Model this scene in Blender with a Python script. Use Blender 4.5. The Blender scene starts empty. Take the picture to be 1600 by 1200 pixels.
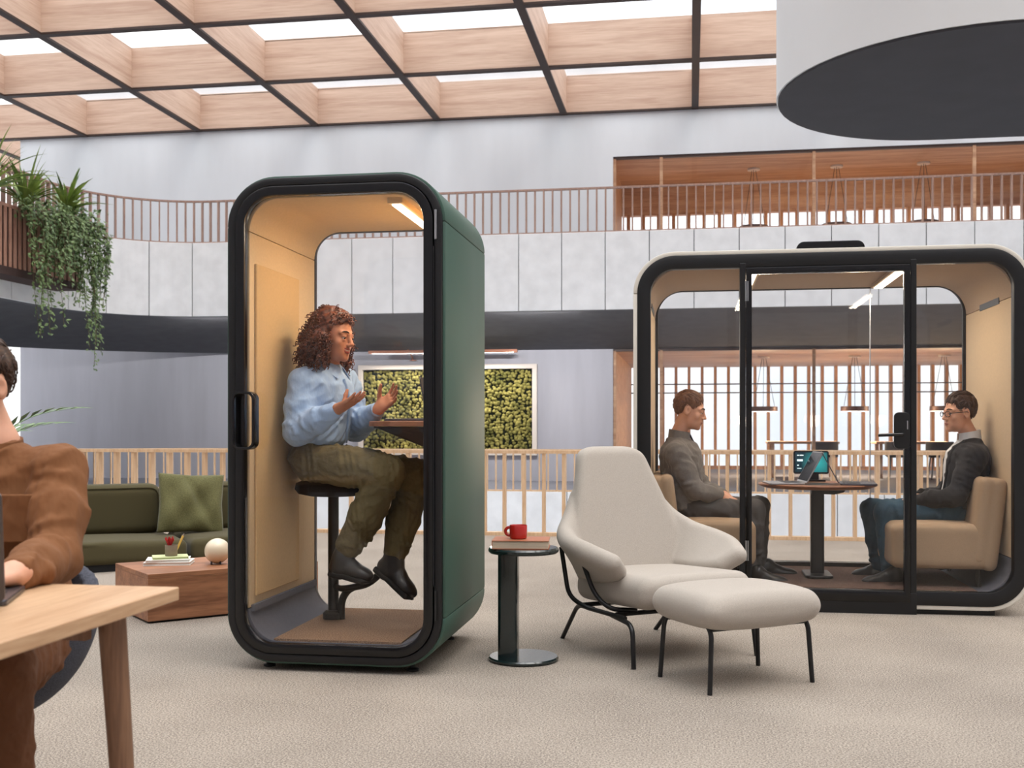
import bpy, bmesh, math, random
import numpy as np
from mathutils import Vector, Matrix

# ------------------------------------------------------------------ camera, world, light, exposure
SC = bpy.context.scene
COL = SC.collection
TH = math.radians(9.2)                 # the building, both booths and the desk are turned by this angle
CT, ST = math.cos(TH), math.sin(TH)
FPX, HORIZON, EYE = 1722.0, 668.0, 1.10
cam_d = bpy.data.cameras.new('camera')
cam = bpy.data.objects.new('camera', cam_d); COL.objects.link(cam)
cam.location = (0, 0, EYE); cam.rotation_euler = (math.pi/2, 0, 0)
cam_d.sensor_width = 36.0; cam_d.lens = 36.0*FPX/1600.0
cam_d.shift_y = (HORIZON-600.0)/1600.0
cam_d.dof.use_dof = True; cam_d.dof.focus_distance = 5.6; cam_d.dof.aperture_fstop = 5.6
cam_d.clip_start = 0.05; cam_d.clip_end = 300
SC.camera = cam

world = bpy.data.worlds.new('overcast_sky'); SC.world = world; world.use_nodes = True
wn = world.node_tree.nodes; wl = world.node_tree.links; wn.clear()
w_out = wn.new('ShaderNodeOutputWorld'); w_bg = wn.new('ShaderNodeBackground')
w_tc = wn.new('ShaderNodeTexCoord'); w_no = wn.new('ShaderNodeTexNoise'); w_rp = wn.new('ShaderNodeValToRGB')
w_no.inputs['Scale'].default_value = 3.0; w_no.inputs['Detail'].default_value = 4.0
w_rp.color_ramp.elements[0].position = 0.40; w_rp.color_ramp.elements[0].color = (0.80, 0.87, 0.96, 1)
w_rp.color_ramp.elements[1].position = 0.60; w_rp.color_ramp.elements[1].color = (1.0, 1.0, 1.0, 1)
wl.new(w_tc.outputs['Generated'], w_no.inputs['Vector']); wl.new(w_no.outputs['Fac'], w_rp.inputs['Fac'])
wl.new(w_rp.outputs['Color'], w_bg.inputs['Color']); wl.new(w_bg.outputs['Background'], w_out.inputs['Surface'])
# CIE overcast sky: three times as bright overhead as at the horizon
w_sp = wn.new('ShaderNodeSeparateXYZ'); w_mx = wn.new('ShaderNodeMath'); w_mx.operation = 'MAXIMUM'; w_mx.inputs[1].default_value = 0.0
w_ma = wn.new('ShaderNodeMath'); w_ma.operation = 'MULTIPLY_ADD'
SKY = 1.0
w_ma.inputs[1].default_value = 2.0*SKY; w_ma.inputs[2].default_value = SKY
wl.new(w_tc.outputs['Generated'], w_sp.inputs[0]); wl.new(w_sp.outputs['Z'], w_mx.inputs[0]); wl.new(w_mx.outputs[0], w_ma.inputs[0])
wl.new(w_ma.outputs[0], w_bg.inputs['Strength'])

sun_d = bpy.data.lights.new('sun', 'SUN'); sun = bpy.data.objects.new('sun', sun_d); COL.objects.link(sun)
sun_d.energy = 1.6; sun_d.angle = math.radians(45); sun_d.color = (1.0, 0.93, 0.84)
sun.location = (0, 0, 30)
sun.rotation_euler = Vector((-0.28, 0.26, -1.0)).to_track_quat('-Z', 'Y').to_euler()   # from the upper right, behind the camera

vs = SC.view_settings
vs.view_transform = 'Standard'; vs.look = 'None'; vs.gamma = 1.0; vs.use_curve_mapping = False
vs.exposure = 0.32
SC.cycles.max_bounces = 8; SC.cycles.diffuse_bounces = 4; SC.cycles.glossy_bounces = 3
SC.cycles.transparent_max_bounces = 16; SC.cycles.transmission_bounces = 4
SC.cycles.caustics_reflective = False; SC.cycles.caustics_refractive = False
SC.cycles.sample_clamp_indirect = 6.0

RNG = random.Random(7)

# ------------------------------------------------------------------ helpers
def W(u, v, z=0.0):
    return Vector((u*CT + v*ST, -u*ST + v*CT, z))

def px(x, y, Y):
    """a point of the photograph at depth Y"""
    return Vector(((x-800.0)/FPX*Y, Y, EYE-(y-HORIZON)/FPX*Y))

class MB:
    def __init__(s): s.v = []; s.f = []
    def add(s, verts, faces):
        n = len(s.v); s.v += [tuple(p) for p in verts]; s.f += [tuple(i+n for i in f) for f in faces]; return s
    def box(s, x0, x1, y0, y1, z0, z1):
        return s.add([(x0,y0,z0),(x1,y0,z0),(x1,y1,z0),(x0,y1,z0),(x0,y0,z1),(x1,y0,z1),(x1,y1,z1),(x0,y1,z1)],
                     [(0,3,2,1),(4,5,6,7),(0,1,5,4),(1,2,6,5),(2,3,7,6),(3,0,4,7)])
    def prism(s, pts, h0, h1, axis='z'):
        """polygon pts (a,b) extruded; axis z: (a,b,h); y: (a,h,b); x: (h,a,b)"""
        n = len(pts)
        m = {'z': lambda a,b,h:(a,b,h), 'y': lambda a,b,h:(a,h,b), 'x': lambda a,b,h:(h,a,b)}[axis]
        vs = [m(a,b,h0) for a,b in pts]+[m(a,b,h1) for a,b in pts]
        fs = [tuple(range(n))[::-1], tuple(range(n,2*n))]+[(i,(i+1)%n,(i+1)%n+n,i+n) for i in range(n)]
        return s.add(vs, fs)
    def tube(s, pts, r, sides=8, cap=True, closed=False):
        pts = [Vector(p) for p in pts]; n = len(pts)
        rs = r if isinstance(r, (list, tuple)) else [r]*n
        tang = []
        for i in range(n):
            a = pts[(i-1) % n] if (closed or i > 0) else pts[i]
            b = pts[(i+1) % n] if (closed or i < n-1) else pts[i]
            t = b-a
            tang.append(t.normalized() if t.length > 1e-9 else Vector((0,0,1)))
        up = Vector((0,0,1)) if abs(tang[0].z) < 0.9 else Vector((1,0,0))
        nrm = (up-tang[0]*up.dot(tang[0])).normalized()
        vs = []
        for i in range(n):
            t = tang[i]; nrm = nrm-t*nrm.dot(t)
            nrm = nrm.normalized() if nrm.length > 1e-6 else t.orthogonal().normalized()
            b = t.cross(nrm)
            for k in range(sides):
                a = 2*math.pi*k/sides
                vs.append(pts[i]+(nrm*math.cos(a)+b*math.sin(a))*rs[i])
        fs = []
        m = n if closed else n-1
        for i in range(m):
            j = (i+1) % n
            for k in range(sides):
                l = (k+1) % sides
                fs.append((i*sides+k, i*sides+l, j*sides+l, j*sides+k))
        if cap and not closed:
            fs.append(tuple(range(sides))[::-1]); fs.append(tuple((n-1)*sides+k for k in range(sides)))
        return s.add(vs, fs)
    def lathe(s, prof, n=32, c=(0,0,0), sx=1.0, sy=1.0):
        vs, fs = [], []; m = len(prof)
        for i in range(n):
            a = 2*math.pi*i/n
            for r, z in prof: vs.append((c[0]+r*math.cos(a)*sx, c[1]+r*math.sin(a)*sy, c[2]+z))
        for i in range(n):
            j = (i+1) % n
            for k in range(m-1): fs.append((i*m+k, j*m+k, j*m+k+1, i*m+k+1))
        if prof[0][0] > 1e-6: fs.append(tuple(i*m for i in range(n))[::-1])
        if prof[-1][0] > 1e-6: fs.append(tuple(i*m+m-1 for i in range(n)))
        return s.add(vs, fs)
    def loft(s, rings, cap=True, closed_ring=True):
        n = len(rings[0]); vs = [p for r in rings for p in r]; fs = []
        for i in range(len(rings)-1):
            for k in range(n if closed_ring else n-1):
                l = (k+1) % n
                fs.append((i*n+k, i*n+l, (i+1)*n+l, (i+1)*n+k))
        if cap:
            fs.append(tuple(range(n))[::-1]); fs.append(tuple((len(rings)-1)*n+k for k in range(n)))
        return s.add(vs, fs)
    def sphere(s, c, r, nu=16, nv=10):
        rr = r if isinstance(r, (tuple, list)) else (r, r, r)
        vs = [(c[0],c[1],c[2]-rr[2])]; fs = []
        for j in range(1, nv):
            b = -math.pi/2+math.pi*j/nv
            for i in range(nu):
                a = 2*math.pi*i/nu
                vs.append((c[0]+rr[0]*math.cos(b)*math.cos(a), c[1]+rr[1]*math.cos(b)*math.sin(a), c[2]+rr[2]*math.sin(b)))
        vs.append((c[0],c[1],c[2]+rr[2])); top = len(vs)-1
        for i in range(nu):
            k = (i+1) % nu
            fs.append((0, 1+k, 1+i)); fs.append((top, top-nu+i, top-nu+k))
            for j in range(nv-2): fs.append((1+j*nu+i, 1+j*nu+k, 1+(j+1)*nu+k, 1+(j+1)*nu+i))
        return s.add(vs, fs)
    def mesh(s, name='mesh', smooth=False, bevel=0.0, seg=2, angle=35, weld=False):
        me = bpy.data.meshes.new(name); me.from_pydata(s.v, [], s.f)
        if bevel or weld:
            bm = bmesh.new(); bm.from_mesh(me)
            if weld: bmesh.ops.remove_doubles(bm, verts=bm.verts, dist=1e-5)
            if bevel:
                ed = [e for e in bm.edges if len(e.link_faces) == 2 and e.calc_face_angle(0) > math.radians(angle)]
                bmesh.ops.bevel(bm, geom=ed, offset=bevel, segments=seg, profile=0.5, affect='EDGES', clamp_overlap=True)
            bmesh.ops.recalc_face_normals(bm, faces=bm.faces)
            bm.to_mesh(me); bm.free()
        if smooth:
            me.polygons.foreach_set('use_smooth', [True]*len(me.polygons))
            if smooth != 'all':
                try: me.set_sharp_from_angle(angle=math.radians(40))
                except Exception: pass
        me.update(); return me

def tag(o, label=None, cat=None, group=None, kind=None):
    if label: o['label'] = label
    if cat: o['category'] = cat
    if group: o['group'] = group
    if kind: o['kind'] = kind
    return o

def link(name, me, m=None, parent=None, loc=None, rz=None):
    o = bpy.data.objects.new(name, me); COL.objects.link(o)
    if m is not None and me is not None and len(me.materials) == 0: me.materials.append(m)
    if parent is not None: o.parent = parent
    if loc is not None: o.location = loc
    if rz is not None: o.rotation_euler = (0, 0, rz)
    return o

def empty(name, loc=(0,0,0), rz=0.0, label=None, cat=None, group=None):
    o = bpy.data.objects.new(name, None); COL.objects.link(o)
    o.location = loc; o.rotation_euler = (0, 0, rz); o.empty_display_size = 0.1
    return tag(o, label, cat, group)

def struct(name, mb, m, label=None, cat=None, **kw):
    o = link(name, mb.mesh(name, **kw) if isinstance(mb, MB) else mb, m, None, (0,0,0), -TH)
    return tag(o, label, cat, kind='structure')

def part(name, mb, m, parent, loc=None, rz=None, label=None, kind=None, **kw):
    o = link(name, mb.mesh(name, **kw) if isinstance(mb, MB) else mb, m, parent, loc, rz)
    return tag(o, label, kind=kind)

def copy_tree(o, parent=None):
    c = o.copy(); COL.objects.link(c)
    if parent is not None: c.parent = parent
    for ch in list(o.children): copy_tree(ch, c)
    return c

def rrect(x0, x1, z0, z1, r, n=8):
    """rounded rectangle outline, counter-clockwise"""
    pts = []
    rr = r if isinstance(r, (list, tuple)) else [r]*4     # bl, br, tr, tl
    for (cx, cz, a0, q) in ((x0+rr[0], z0+rr[0], 180, rr[0]), (x1-rr[1], z0+rr[1], 270, rr[1]), (x1-rr[2], z1-rr[2], 0, rr[2]), (x0+rr[3], z1-rr[3], 90, rr[3])):
        for k in range(n+1):
            a = math.radians(a0+90*k/n); pts.append((cx+q*math.cos(a), cz+q*math.sin(a)))
    return pts

def ring_y(mb, stations):
    """loft of outlines (each (y, [(x,z)...])) along y, both ends open"""
    return mb.loft([[(a, y, b) for a, b in pts] for y, pts in stations], cap=False)

# ------------------------------------------------------------------ materials
def new_mat(name):
    m = bpy.data.materials.new(name); m.use_nodes = True
    nt = m.node_tree; nt.nodes.clear()
    out = nt.nodes.new('ShaderNodeOutputMaterial'); b = nt.nodes.new('ShaderNodeBsdfPrincipled')
    nt.links.new(b.outputs['BSDF'], out.inputs['Surface'])
    return m, nt, b, out

def s2l(c):
    return tuple((x/255.0/12.92 if x/255.0 <= 0.04045 else ((x/255.0+0.055)/1.055)**2.4) for x in c)

def _coord(nt, scale=(1,1,1), rnd=False):
    tc = nt.nodes.new('ShaderNodeTexCoord'); mp = nt.nodes.new('ShaderNodeMapping')
    mp.inputs['Scale'].default_value = scale
    nt.links.new(tc.outputs['Object'], mp.inputs['Vector'])
    if rnd:
        oi = nt.nodes.new('ShaderNodeObjectInfo'); mu = nt.nodes.new('ShaderNodeMath'); mu.operation = 'MULTIPLY'
        mu.inputs[1].default_value = 37.0
        nt.links.new(oi.outputs['Random'], mu.inputs[0])
        cb = nt.nodes.new('ShaderNodeCombineXYZ')
        for i in range(3): nt.links.new(mu.outputs[0], cb.inputs[i])
        nt.links.new(cb.outputs[0], mp.inputs['Location'])
    return mp.outputs['Vector']

def mat(name, col, rough=0.5, metal=0.0, var=0.0, vscale=6.0, vstretch=(1,1,1), bump=0.0, bscale=200.0, bstretch=(1,1,1), bdist=0.002,
        coat=0.0, sheen=0.0, spec=0.5, rnd=False, col2=None, detail=4.0, emit=None, estr=0.0, sss=0.0):
    m, nt, b, out = new_mat(name)
    c = s2l(col)
    b.inputs['Base Color'].default_value = (*c, 1); b.inputs['Roughness'].default_value = rough
    b.inputs['Metallic'].default_value = metal; b.inputs['Specular IOR Level'].default_value = spec
    if coat: b.inputs['Coat Weight'].default_value = coat; b.inputs['Coat Roughness'].default_value = 0.06
    if sheen: b.inputs['Sheen Weight'].default_value = sheen; b.inputs['Sheen Roughness'].default_value = 0.4
    if sss:
        b.inputs['Subsurface Weight'].default_value = sss; b.inputs['Subsurface Radius'].default_value = (0.9, 0.35, 0.2)
        b.inputs['Subsurface Scale'].default_value = 0.006
    if emit: b.inputs['Emission Color'].default_value = (*s2l(emit), 1); b.inputs['Emission Strength'].default_value = estr
    if var or col2:
        no = nt.nodes.new('ShaderNodeTexNoise'); no.inputs['Scale'].default_value = vscale; no.inputs['Detail'].default_value = detail
        nt.links.new(_coord(nt, vstretch, rnd), no.inputs['Vector'])
        rp = nt.nodes.new('ShaderNodeValToRGB'); e = rp.color_ramp.elements
        e[0].position = 0.32; e[1].position = 0.68
        if col2:
            e[0].color = (*s2l(col2), 1); e[1].color = (*c, 1)
        else:
            e[0].color = (*[x*(1-var) for x in c], 1); e[1].color = (*[min(1, x*(1+var)) for x in c], 1)
        nt.links.new(no.outputs['Fac'], rp.inputs['Fac']); nt.links.new(rp.outputs['Color'], b.inputs['Base Color'])
    if bump:
        n2 = nt.nodes.new('ShaderNodeTexNoise'); n2.inputs['Scale'].default_value = bscale; n2.inputs['Detail'].default_value = 3.0
        nt.links.new(_coord(nt, bstretch), n2.inputs['Vector'])
        bp = nt.nodes.new('ShaderNodeBump'); bp.inputs['Strength'].default_value = bump; bp.inputs['Distance'].default_value = bdist
        nt.links.new(n2.outputs['Fac'], bp.inputs['Height']); nt.links.new(bp.outputs['Normal'], b.inputs['Normal'])
    return m

def wood(name, light, dark, scale=3.0, stretch=(1, 12, 12), rough=0.5, rnd=True, coat=0.0, grain=0.35):
    """grain runs along the axis whose stretch is smallest"""
    m, nt, b, out = new_mat(name)
    v = _coord(nt, stretch, rnd)
    n1 = nt.nodes.new('ShaderNodeTexNoise'); n1.inputs['Scale'].default_value = scale; n1.inputs['Detail'].default_value = 6.0
    n1.inputs['Distortion'].default_value = 0.8
    n2 = nt.nodes.new('ShaderNodeTexNoise'); n2.inputs['Scale'].default_value = scale*7; n2.inputs['Detail'].default_value = 5.0
    nt.links.new(v, n1.inputs['Vector']); nt.links.new(v, n2.inputs['Vector'])
    mx = nt.nodes.new('ShaderNodeMath'); mx.operation = 'MULTIPLY_ADD'; mx.inputs[1].default_value = grain
    mu = nt.nodes.new('ShaderNodeMath'); mu.operation = 'MULTIPLY'; mu.inputs[1].default_value = 1-grain
    nt.links.new(n1.outputs['Fac'], mu.inputs[0]); nt.links.new(n2.outputs['Fac'], mx.inputs[0]); nt.links.new(mu.outputs[0], mx.inputs[2])
    rp = nt.nodes.new('ShaderNodeValToRGB'); e = rp.color_ramp.elements
    e[0].position = 0.36; e[0].color = (*s2l(dark), 1); e[1].position = 0.62; e[1].color = (*s2l(light), 1)
    nt.links.new(mx.outputs[0], rp.inputs['Fac']); nt.links.new(rp.outputs['Color'], b.inputs['Base Color'])
    b.inputs['Roughness'].default_value = rough
    if coat: b.inputs['Coat Weight'].default_value = coat; b.inputs['Coat Roughness'].default_value = 0.15
    bp = nt.nodes.new('ShaderNodeBump'); bp.inputs['Strength'].default_value = 0.12; bp.inputs['Distance'].default_value = 0.002
    nt.links.new(mx.outputs[0], bp.inputs['Height']); nt.links.new(bp.outputs['Normal'], b.inputs['Normal'])
    return m

def glass(name, tint=(1,1,1), base=0.022, edge=0.7):
    m = bpy.data.materials.new(name); m.use_nodes = True; nt = m.node_tree; nt.nodes.clear()
    out = nt.nodes.new('ShaderNodeOutputMaterial'); mix = nt.nodes.new('ShaderNodeMixShader')
    tr = nt.nodes.new('ShaderNodeBsdfTransparent'); gl = nt.nodes.new('ShaderNodeBsdfGlossy')
    tr.inputs['Color'].default_value = (*tint, 1); gl.inputs['Roughness'].default_value = 0.0
    lw = nt.nodes.new('ShaderNodeLayerWeight'); lw.inputs['Blend'].default_value = 0.5
    pw = nt.nodes.new('ShaderNodeMath'); pw.operation = 'POWER'; pw.inputs[1].default_value = 4.0
    ma = nt.nodes.new('ShaderNodeMath'); ma.operation = 'MULTIPLY_ADD'; ma.inputs[1].default_value = edge; ma.inputs[2].default_value = base
    nt.links.new(lw.outputs['Facing'], pw.inputs[0]); nt.links.new(pw.outputs[0], ma.inputs[0]); nt.links.new(ma.outputs[0], mix.inputs['Fac'])
    nt.links.new(tr.outputs[0], mix.inputs[1]); nt.links.new(gl.outputs[0], mix.inputs[2]); nt.links.new(mix.outputs[0], out.inputs['Surface'])
    return m

def emitter(name, col, strength):
    m = bpy.data.materials.new(name); m.use_nodes = True; nt = m.node_tree; nt.nodes.clear()
    out = nt.nodes.new('ShaderNodeOutputMaterial'); e = nt.nodes.new('ShaderNodeEmission')
    e.inputs['Color'].default_value = (*col, 1); e.inputs['Strength'].default_value = strength
    nt.links.new(e.outputs[0], out.inputs['Surface']); return m

def area_lamp(name, loc, sx, sy, power, col, parent, rot=(0,0,0)):
    d = bpy.data.lights.new(name, 'AREA'); d.shape = 'RECTANGLE'; d.size = sx; d.size_y = sy; d.energy = power; d.color = col
    o = bpy.data.objects.new(name, d); COL.objects.link(o); o.parent = parent; o.location = loc; o.rotation_euler = rot
    return o

def carpet_mat(name, a, b_, scale=420.0, bump=0.5):
    m, nt, b, out = new_mat(name)
    v = _coord(nt)
    n1 = nt.nodes.new('ShaderNodeTexNoise'); n1.inputs['Scale'].default_value = scale; n1.inputs['Detail'].default_value = 2.0
    n2 = nt.nodes.new('ShaderNodeTexNoise'); n2.inputs['Scale'].default_value = scale/3; n2.inputs['Detail'].default_value = 3.0
    n3 = nt.nodes.new('ShaderNodeTexNoise'); n3.inputs['Scale'].default_value = 1.3; n3.inputs['Detail'].default_value = 3.0
    for n in (n1, n2, n3): nt.links.new(v, n.inputs['Vector'])
    a1 = nt.nodes.new('ShaderNodeMath'); a1.operation = 'ADD'; a2 = nt.nodes.new('ShaderNodeMath'); a2.operation = 'MULTIPLY_ADD'
    a2.inputs[1].default_value = 0.22
    nt.links.new(n1.outputs['Fac'], a1.inputs[0]); nt.links.new(n2.outputs['Fac'], a1.inputs[1])
    nt.links.new(n3.outputs['Fac'], a2.inputs[0]); nt.links.new(a1.outputs[0], a2.inputs[2])
    rp = nt.nodes.new('ShaderNodeValToRGB'); e = rp.color_ramp.elements
    e[0].position = 0.455; e[0].color = (*s2l(b_), 1); e[1].position = 0.55; e[1].color = (*s2l(a), 1)
    dv = nt.nodes.new('ShaderNodeMath'); dv.operation = 'MULTIPLY'; dv.inputs[1].default_value = 0.45
    nt.links.new(a2.outputs[0], dv.inputs[0]); nt.links.new(dv.outputs[0], rp.inputs['Fac'])
    nt.links.new(rp.outputs['Color'], b.inputs['Base Color'])
    b.inputs['Roughness'].default_value = 0.95; b.inputs['Specular IOR Level'].default_value = 0.1
    bp = nt.nodes.new('ShaderNodeBump'); bp.inputs['Strength'].default_value = bump; bp.inputs['Distance'].default_value = 0.006
    nt.links.new(a1.outputs[0], bp.inputs['Height']); nt.links.new(bp.outputs['Normal'], b.inputs['Normal'])
    return m

M = {}
M['carpet'] = carpet_mat('beige_carpet', (182, 171, 158), (118, 109, 101))
M['carpet_far'] = mat('grey_carpet', (112, 114, 124), 0.95, var=0.1, vscale=4)
M['concrete'] = mat('pale_concrete', (216, 220, 224), 0.8, var=0.07, vscale=0.5, vstretch=(1.4,1.4,0.35), bump=0.2, bscale=30, bdist=0.004, detail=6)
M['concrete_panel'] = mat('pale_concrete_panel', (230, 231, 233), 0.8, var=0.06, vscale=3.0, bump=0.25, bscale=45, bdist=0.004, rnd=True, detail=6)
M['soffit'] = mat('charcoal_soffit', (94, 94, 98), 0.9, var=0.08, vscale=3)
M['gallery_wall'] = mat('lilac_grey_plaster', (186, 186, 194), 0.85, var=0.06, vscale=0.8, vstretch=(3,3,0.4), detail=6)
M['coffer_u'] = wood('coffer_board_across', (206, 178, 158), (180, 148, 128), 0.9, (0.35, 8, 6), 0.6)
M['coffer_v'] = wood('coffer_board_along', (206, 178, 158), (180, 148, 128), 0.9, (8, 0.35, 6), 0.6)
M['strip'] = mat('dark_steel_strip', (52, 34, 28), 0.6)
M['rail_wood'] = wood('railing_ash', (224, 192, 156), (202, 164, 126), 3, (10, 10, 0.8), 0.5)
M['rail_far'] = wood('railing_rosy', (176, 146, 132), (142, 110, 98), 3, (10, 10, 0.8), 0.5)
M['room_wood'] = wood('room_oak', (206, 166, 132), (168, 124, 94), 0.8, (0.5, 6, 6), 0.55)
M['slat_wood'] = wood('slat_oak', (188, 138, 98), (144, 98, 64), 1.5, (6, 6, 0.4), 0.5)
M['glass'] = glass('clear_glass')
M['skyglass'] = glass('skylight_glass', (1, 1, 1), 0.02, 0.3)
M['black'] = mat('black_powder_coat', (14, 14, 16), 0.42)
M['black_gloss'] = mat('black_gloss', (10, 10, 12), 0.22)
M['thin_steel'] = mat('brown_steel', (70, 52, 46), 0.5)
M['drum'] = mat('drum_plaster', (216, 218, 220), 0.85, var=0.03, vscale=0.6)
M['drum_under'] = mat('drum_felt', (62, 62, 68), 0.95, var=0.06, vscale=2, bump=0.15, bscale=40)
M['metal'] = mat('satin_steel', (190, 190, 192), 0.3, metal=1.0)
# ------------------------------------------------------------------ the setting
ZU, ZUB, ZF, ZC = 5.48, 3.75, -0.35, 9.55        # upper floor, upper fascia bottom, far lower floor, underside of the coffer beams
VW, VFAS, UL, RF = 29.6, 24.66, -13.8, 2.6        # gallery wall, fascia line, left gallery edge, fillet
UREC = -2.05                                      # where the timber rooms start
VNEAR = 11.1                                      # near railing
mb = MB(); mb.box(-20, 16, -7, VNEAR+0.12, -0.4, 0.0)
struct('floor', mb, M['carpet'], 'beige flecked carpet floor of the near office', 'floor')

def fas_path(step=0.1, v0=9.0, u1=15.5, off=0.0):
    """fascia line from the left gallery round the corner and along the back; off > 0 lies away from the void"""
    pts = []
    n = int((VFAS-RF-v0)/step)
    for i in range(n): pts.append((UL-off, v0+(VFAS-RF-v0)*i/n))
    m = max(6, int(RF*math.pi/2/step))
    for i in range(m):
        a = math.pi-math.pi/2*i/m
        pts.append((UL+RF+(RF+off)*math.cos(a), VFAS-RF+(RF+off)*math.sin(a)))
    n = int((u1-(UL+RF))/step)
    for i in range(n+1): pts.append((UL+RF+(u1-UL-RF)*i/n, VFAS+off))
    return pts

def arc_lengths(pts):
    L = [0.0]
    for a, b in zip(pts, pts[1:]): L.append(L[-1]+math.hypot(b[0]-a[0], b[1]-a[1]))
    return L
def at_len(pts, L, s):
    import bisect
    i = min(max(bisect.bisect_right(L, s)-1, 0), len(pts)-2)
    t = (s-L[i])/(L[i+1]-L[i])
    a, b = pts[i], pts[i+1]
    return (a[0]+(b[0]-a[0])*t, a[1]+(b[1]-a[1])*t), math.atan2(b[1]-a[1], b[0]-a[0])

def fascia(name, z0, z1, label, v0, pw=0.98):
    inner = fas_path(0.2, v0, off=0.05); outer = fas_path(0.2, v0, off=0.35)
    mb = MB(); rings = [[(a[0],a[1],z0),(a[0],a[1],z1-0.01),(b[0],b[1],z1-0.01),(b[0],b[1],z0)] for a, b in zip(inner, outer)]
    mb.loft(rings)
    root = struct(name, mb, M['soffit'], label, 'fascia')
    fp = fas_path(0.05, v0); L = arc_lengths(fp); n = int(L[-1]/pw)
    for k in range(n):
        s0, s1 = k*pw+0.009, (k+1)*pw-0.009
        seg = 6; pf = []
        for q in range(seg+1):
            (u, v), a = at_len(fp, L, s0+(s1-s0)*q/seg)
            nx, ny = -math.sin(a), math.cos(a)
            pf.append(((u, v), (u+nx*0.05, v+ny*0.05)))
        m2 = MB(); m2.loft([[(a[0],a[1],z0-0.012),(a[0],a[1],z1),(b[0],b[1],z1),(b[0],b[1],z0-0.012)] for a, b in pf])
        part('panel', m2, M['concrete_panel'], root, bevel=0.006, seg=1, angle=50)
    return root

fascia('trim_1', ZUB, ZU, 'pale concrete parapet band of the upper gallery, curving at the left', 9.0)
fascia('trim_2', ZF-1.75, ZF, 'pale concrete slab edge seen below and behind the near railing', 15.0)

# slabs and soffits
mb = MB(); a = fas_path(0.4, 9.0, off=0.06); b = fas_path(0.4, 9.0, off=VW-VFAS+0.02)
mb.loft([[(p[0],p[1],ZUB+0.20),(p[0],p[1],ZUB+0.45),(q[0],q[1],ZU-0.02),(q[0],q[1],3.20)] for p, q in zip(a, b)])
struct('ceiling', mb, M['soffit'], 'dark charcoal soffit under the upper gallery', 'soffit')
mb = MB(); mb.loft([[(p[0],p[1],ZU-0.5),(p[0],p[1],ZU-0.02),(q[0],q[1],ZU-0.02),(q[0],q[1],ZU-0.5)] for p, q in zip(fas_path(0.4, 9.0, off=0.3), b)])
struct('floor', mb, M['carpet_far'], 'upper gallery floor behind the parapet', 'floor')
mb = MB(); mb.box(-26, 16, VFAS+0.2, 40, ZF-0.4, ZF); mb.box(-26, UL-0.2, 15, VFAS+0.2, ZF-0.4, ZF)
struct('floor', mb, M['carpet_far'], 'dark grey floor of the opposite gallery', 'floor')
mb = MB(); mb.box(-30, 20, -8, 42, -6.2, -6.0)
struct('floor', mb, M['concrete'], 'ground floor of the atrium far below', 'floor')

# walls
mb = MB(); mb.box(-19.4, UREC, VW, VW+0.4, ZF, ZU-0.4)
struct('wall_back', mb, M['gallery_wall'], 'lilac-grey gallery wall behind the moss picture', 'wall')
mb = MB(); mb.box(-19.4, UREC, VW, VW+0.4, ZU-0.4, 11.0); mb.box(UREC, 16, VW, VW+0.4, 8.36, 11.0)
struct('wall_back', mb, M['concrete'], 'pale concrete wall above the upper gallery', 'wall')
mb = MB(); mb.box(UREC, 16, VW+0.02, VW+0.4, 3.21, ZU-0.02)
struct('wall_back', mb, M['soffit'], 'dark band between the two timber rooms', 'wall')
mb = MB(); mb.box(-20.3, -20, -7, 27.5, -0.4, 11.0)
struct('wall_left', mb, M['concrete'], 'pale concrete side wall at the far left', 'wall')
mb = MB(); mb.box(16, 16.3, -7, 40, -6, 11.0)
struct('wall_right', mb, M['concrete'], 'pale concrete side wall at the far right', 'wall')
# wall behind the camera
mb = MB(); mb.box(-20, 16, -7.3, -7, -0.4, 11.0)
struct('wall_front', mb, M['gallery_wall'], 'lilac-grey plaster wall behind the viewer', 'wall')

# coffered ceiling
cu, cv, u_first, v_first = 3.49, 3.89, 0.12, VW
us = [u_first+cu*k for k in range(-8, 6)]
vsn = [v_first-cv*k for k in range(-1, 11)]
ceil = struct('ceiling', MB().box(us[0]-0.2, us[-1]+0.2, vsn[-1]-0.2, vsn[-1], ZC, 11.0), M['concrete'], 'coffered timber ceiling with skylights', 'ceiling')
CH, CTK = 1.02, 0.16
mv = MB().box(-CTK/2, CTK/2, vsn[-1], vsn[0], ZC+0.02, ZC+CH).mesh('beam')
mvs = MB().box(-CTK/2-0.01, CTK/2+0.01, vsn[-1], vsn[0], ZC-0.02, ZC+0.03).mesh('beam_strip')
for u in us:
    part('beam', mv, M['coffer_v'], ceil, (u, 0, 0)); part('beam_strip', mvs, M['strip'], ceil, (u, 0, -0.004))
mu_ = MB().box(-cu/2+CTK/2, cu/2-CTK/2, -CTK/2, CTK/2, ZC+0.02, ZC+CH).mesh('board')
mus = MB().box(us[0], us[-1], -CTK/2-0.01, CTK/2+0.01, ZC-0.02, ZC+0.03).mesh('beam_strip')
mp = MB().box(-cu/2+CTK/2, cu/2-CTK/2, -cv/2+CTK/2, cv/2-CTK/2, ZC+CH-0.04, ZC+CH-0.02).mesh('skylight_pane')
for v in vsn:
    part('beam_strip', mus, M['strip'], ceil, (0, v, 0))
    for u in us[:-1]: part('board', mu_, M['coffer_u'], ceil, (u+cu/2, v, 0))
for v in vsn[1:]:
    for u in us[:-1]: part('skylight_pane', mp, M['skyglass'], ceil, (u+cu/2, v+cv/2, 0))

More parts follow.
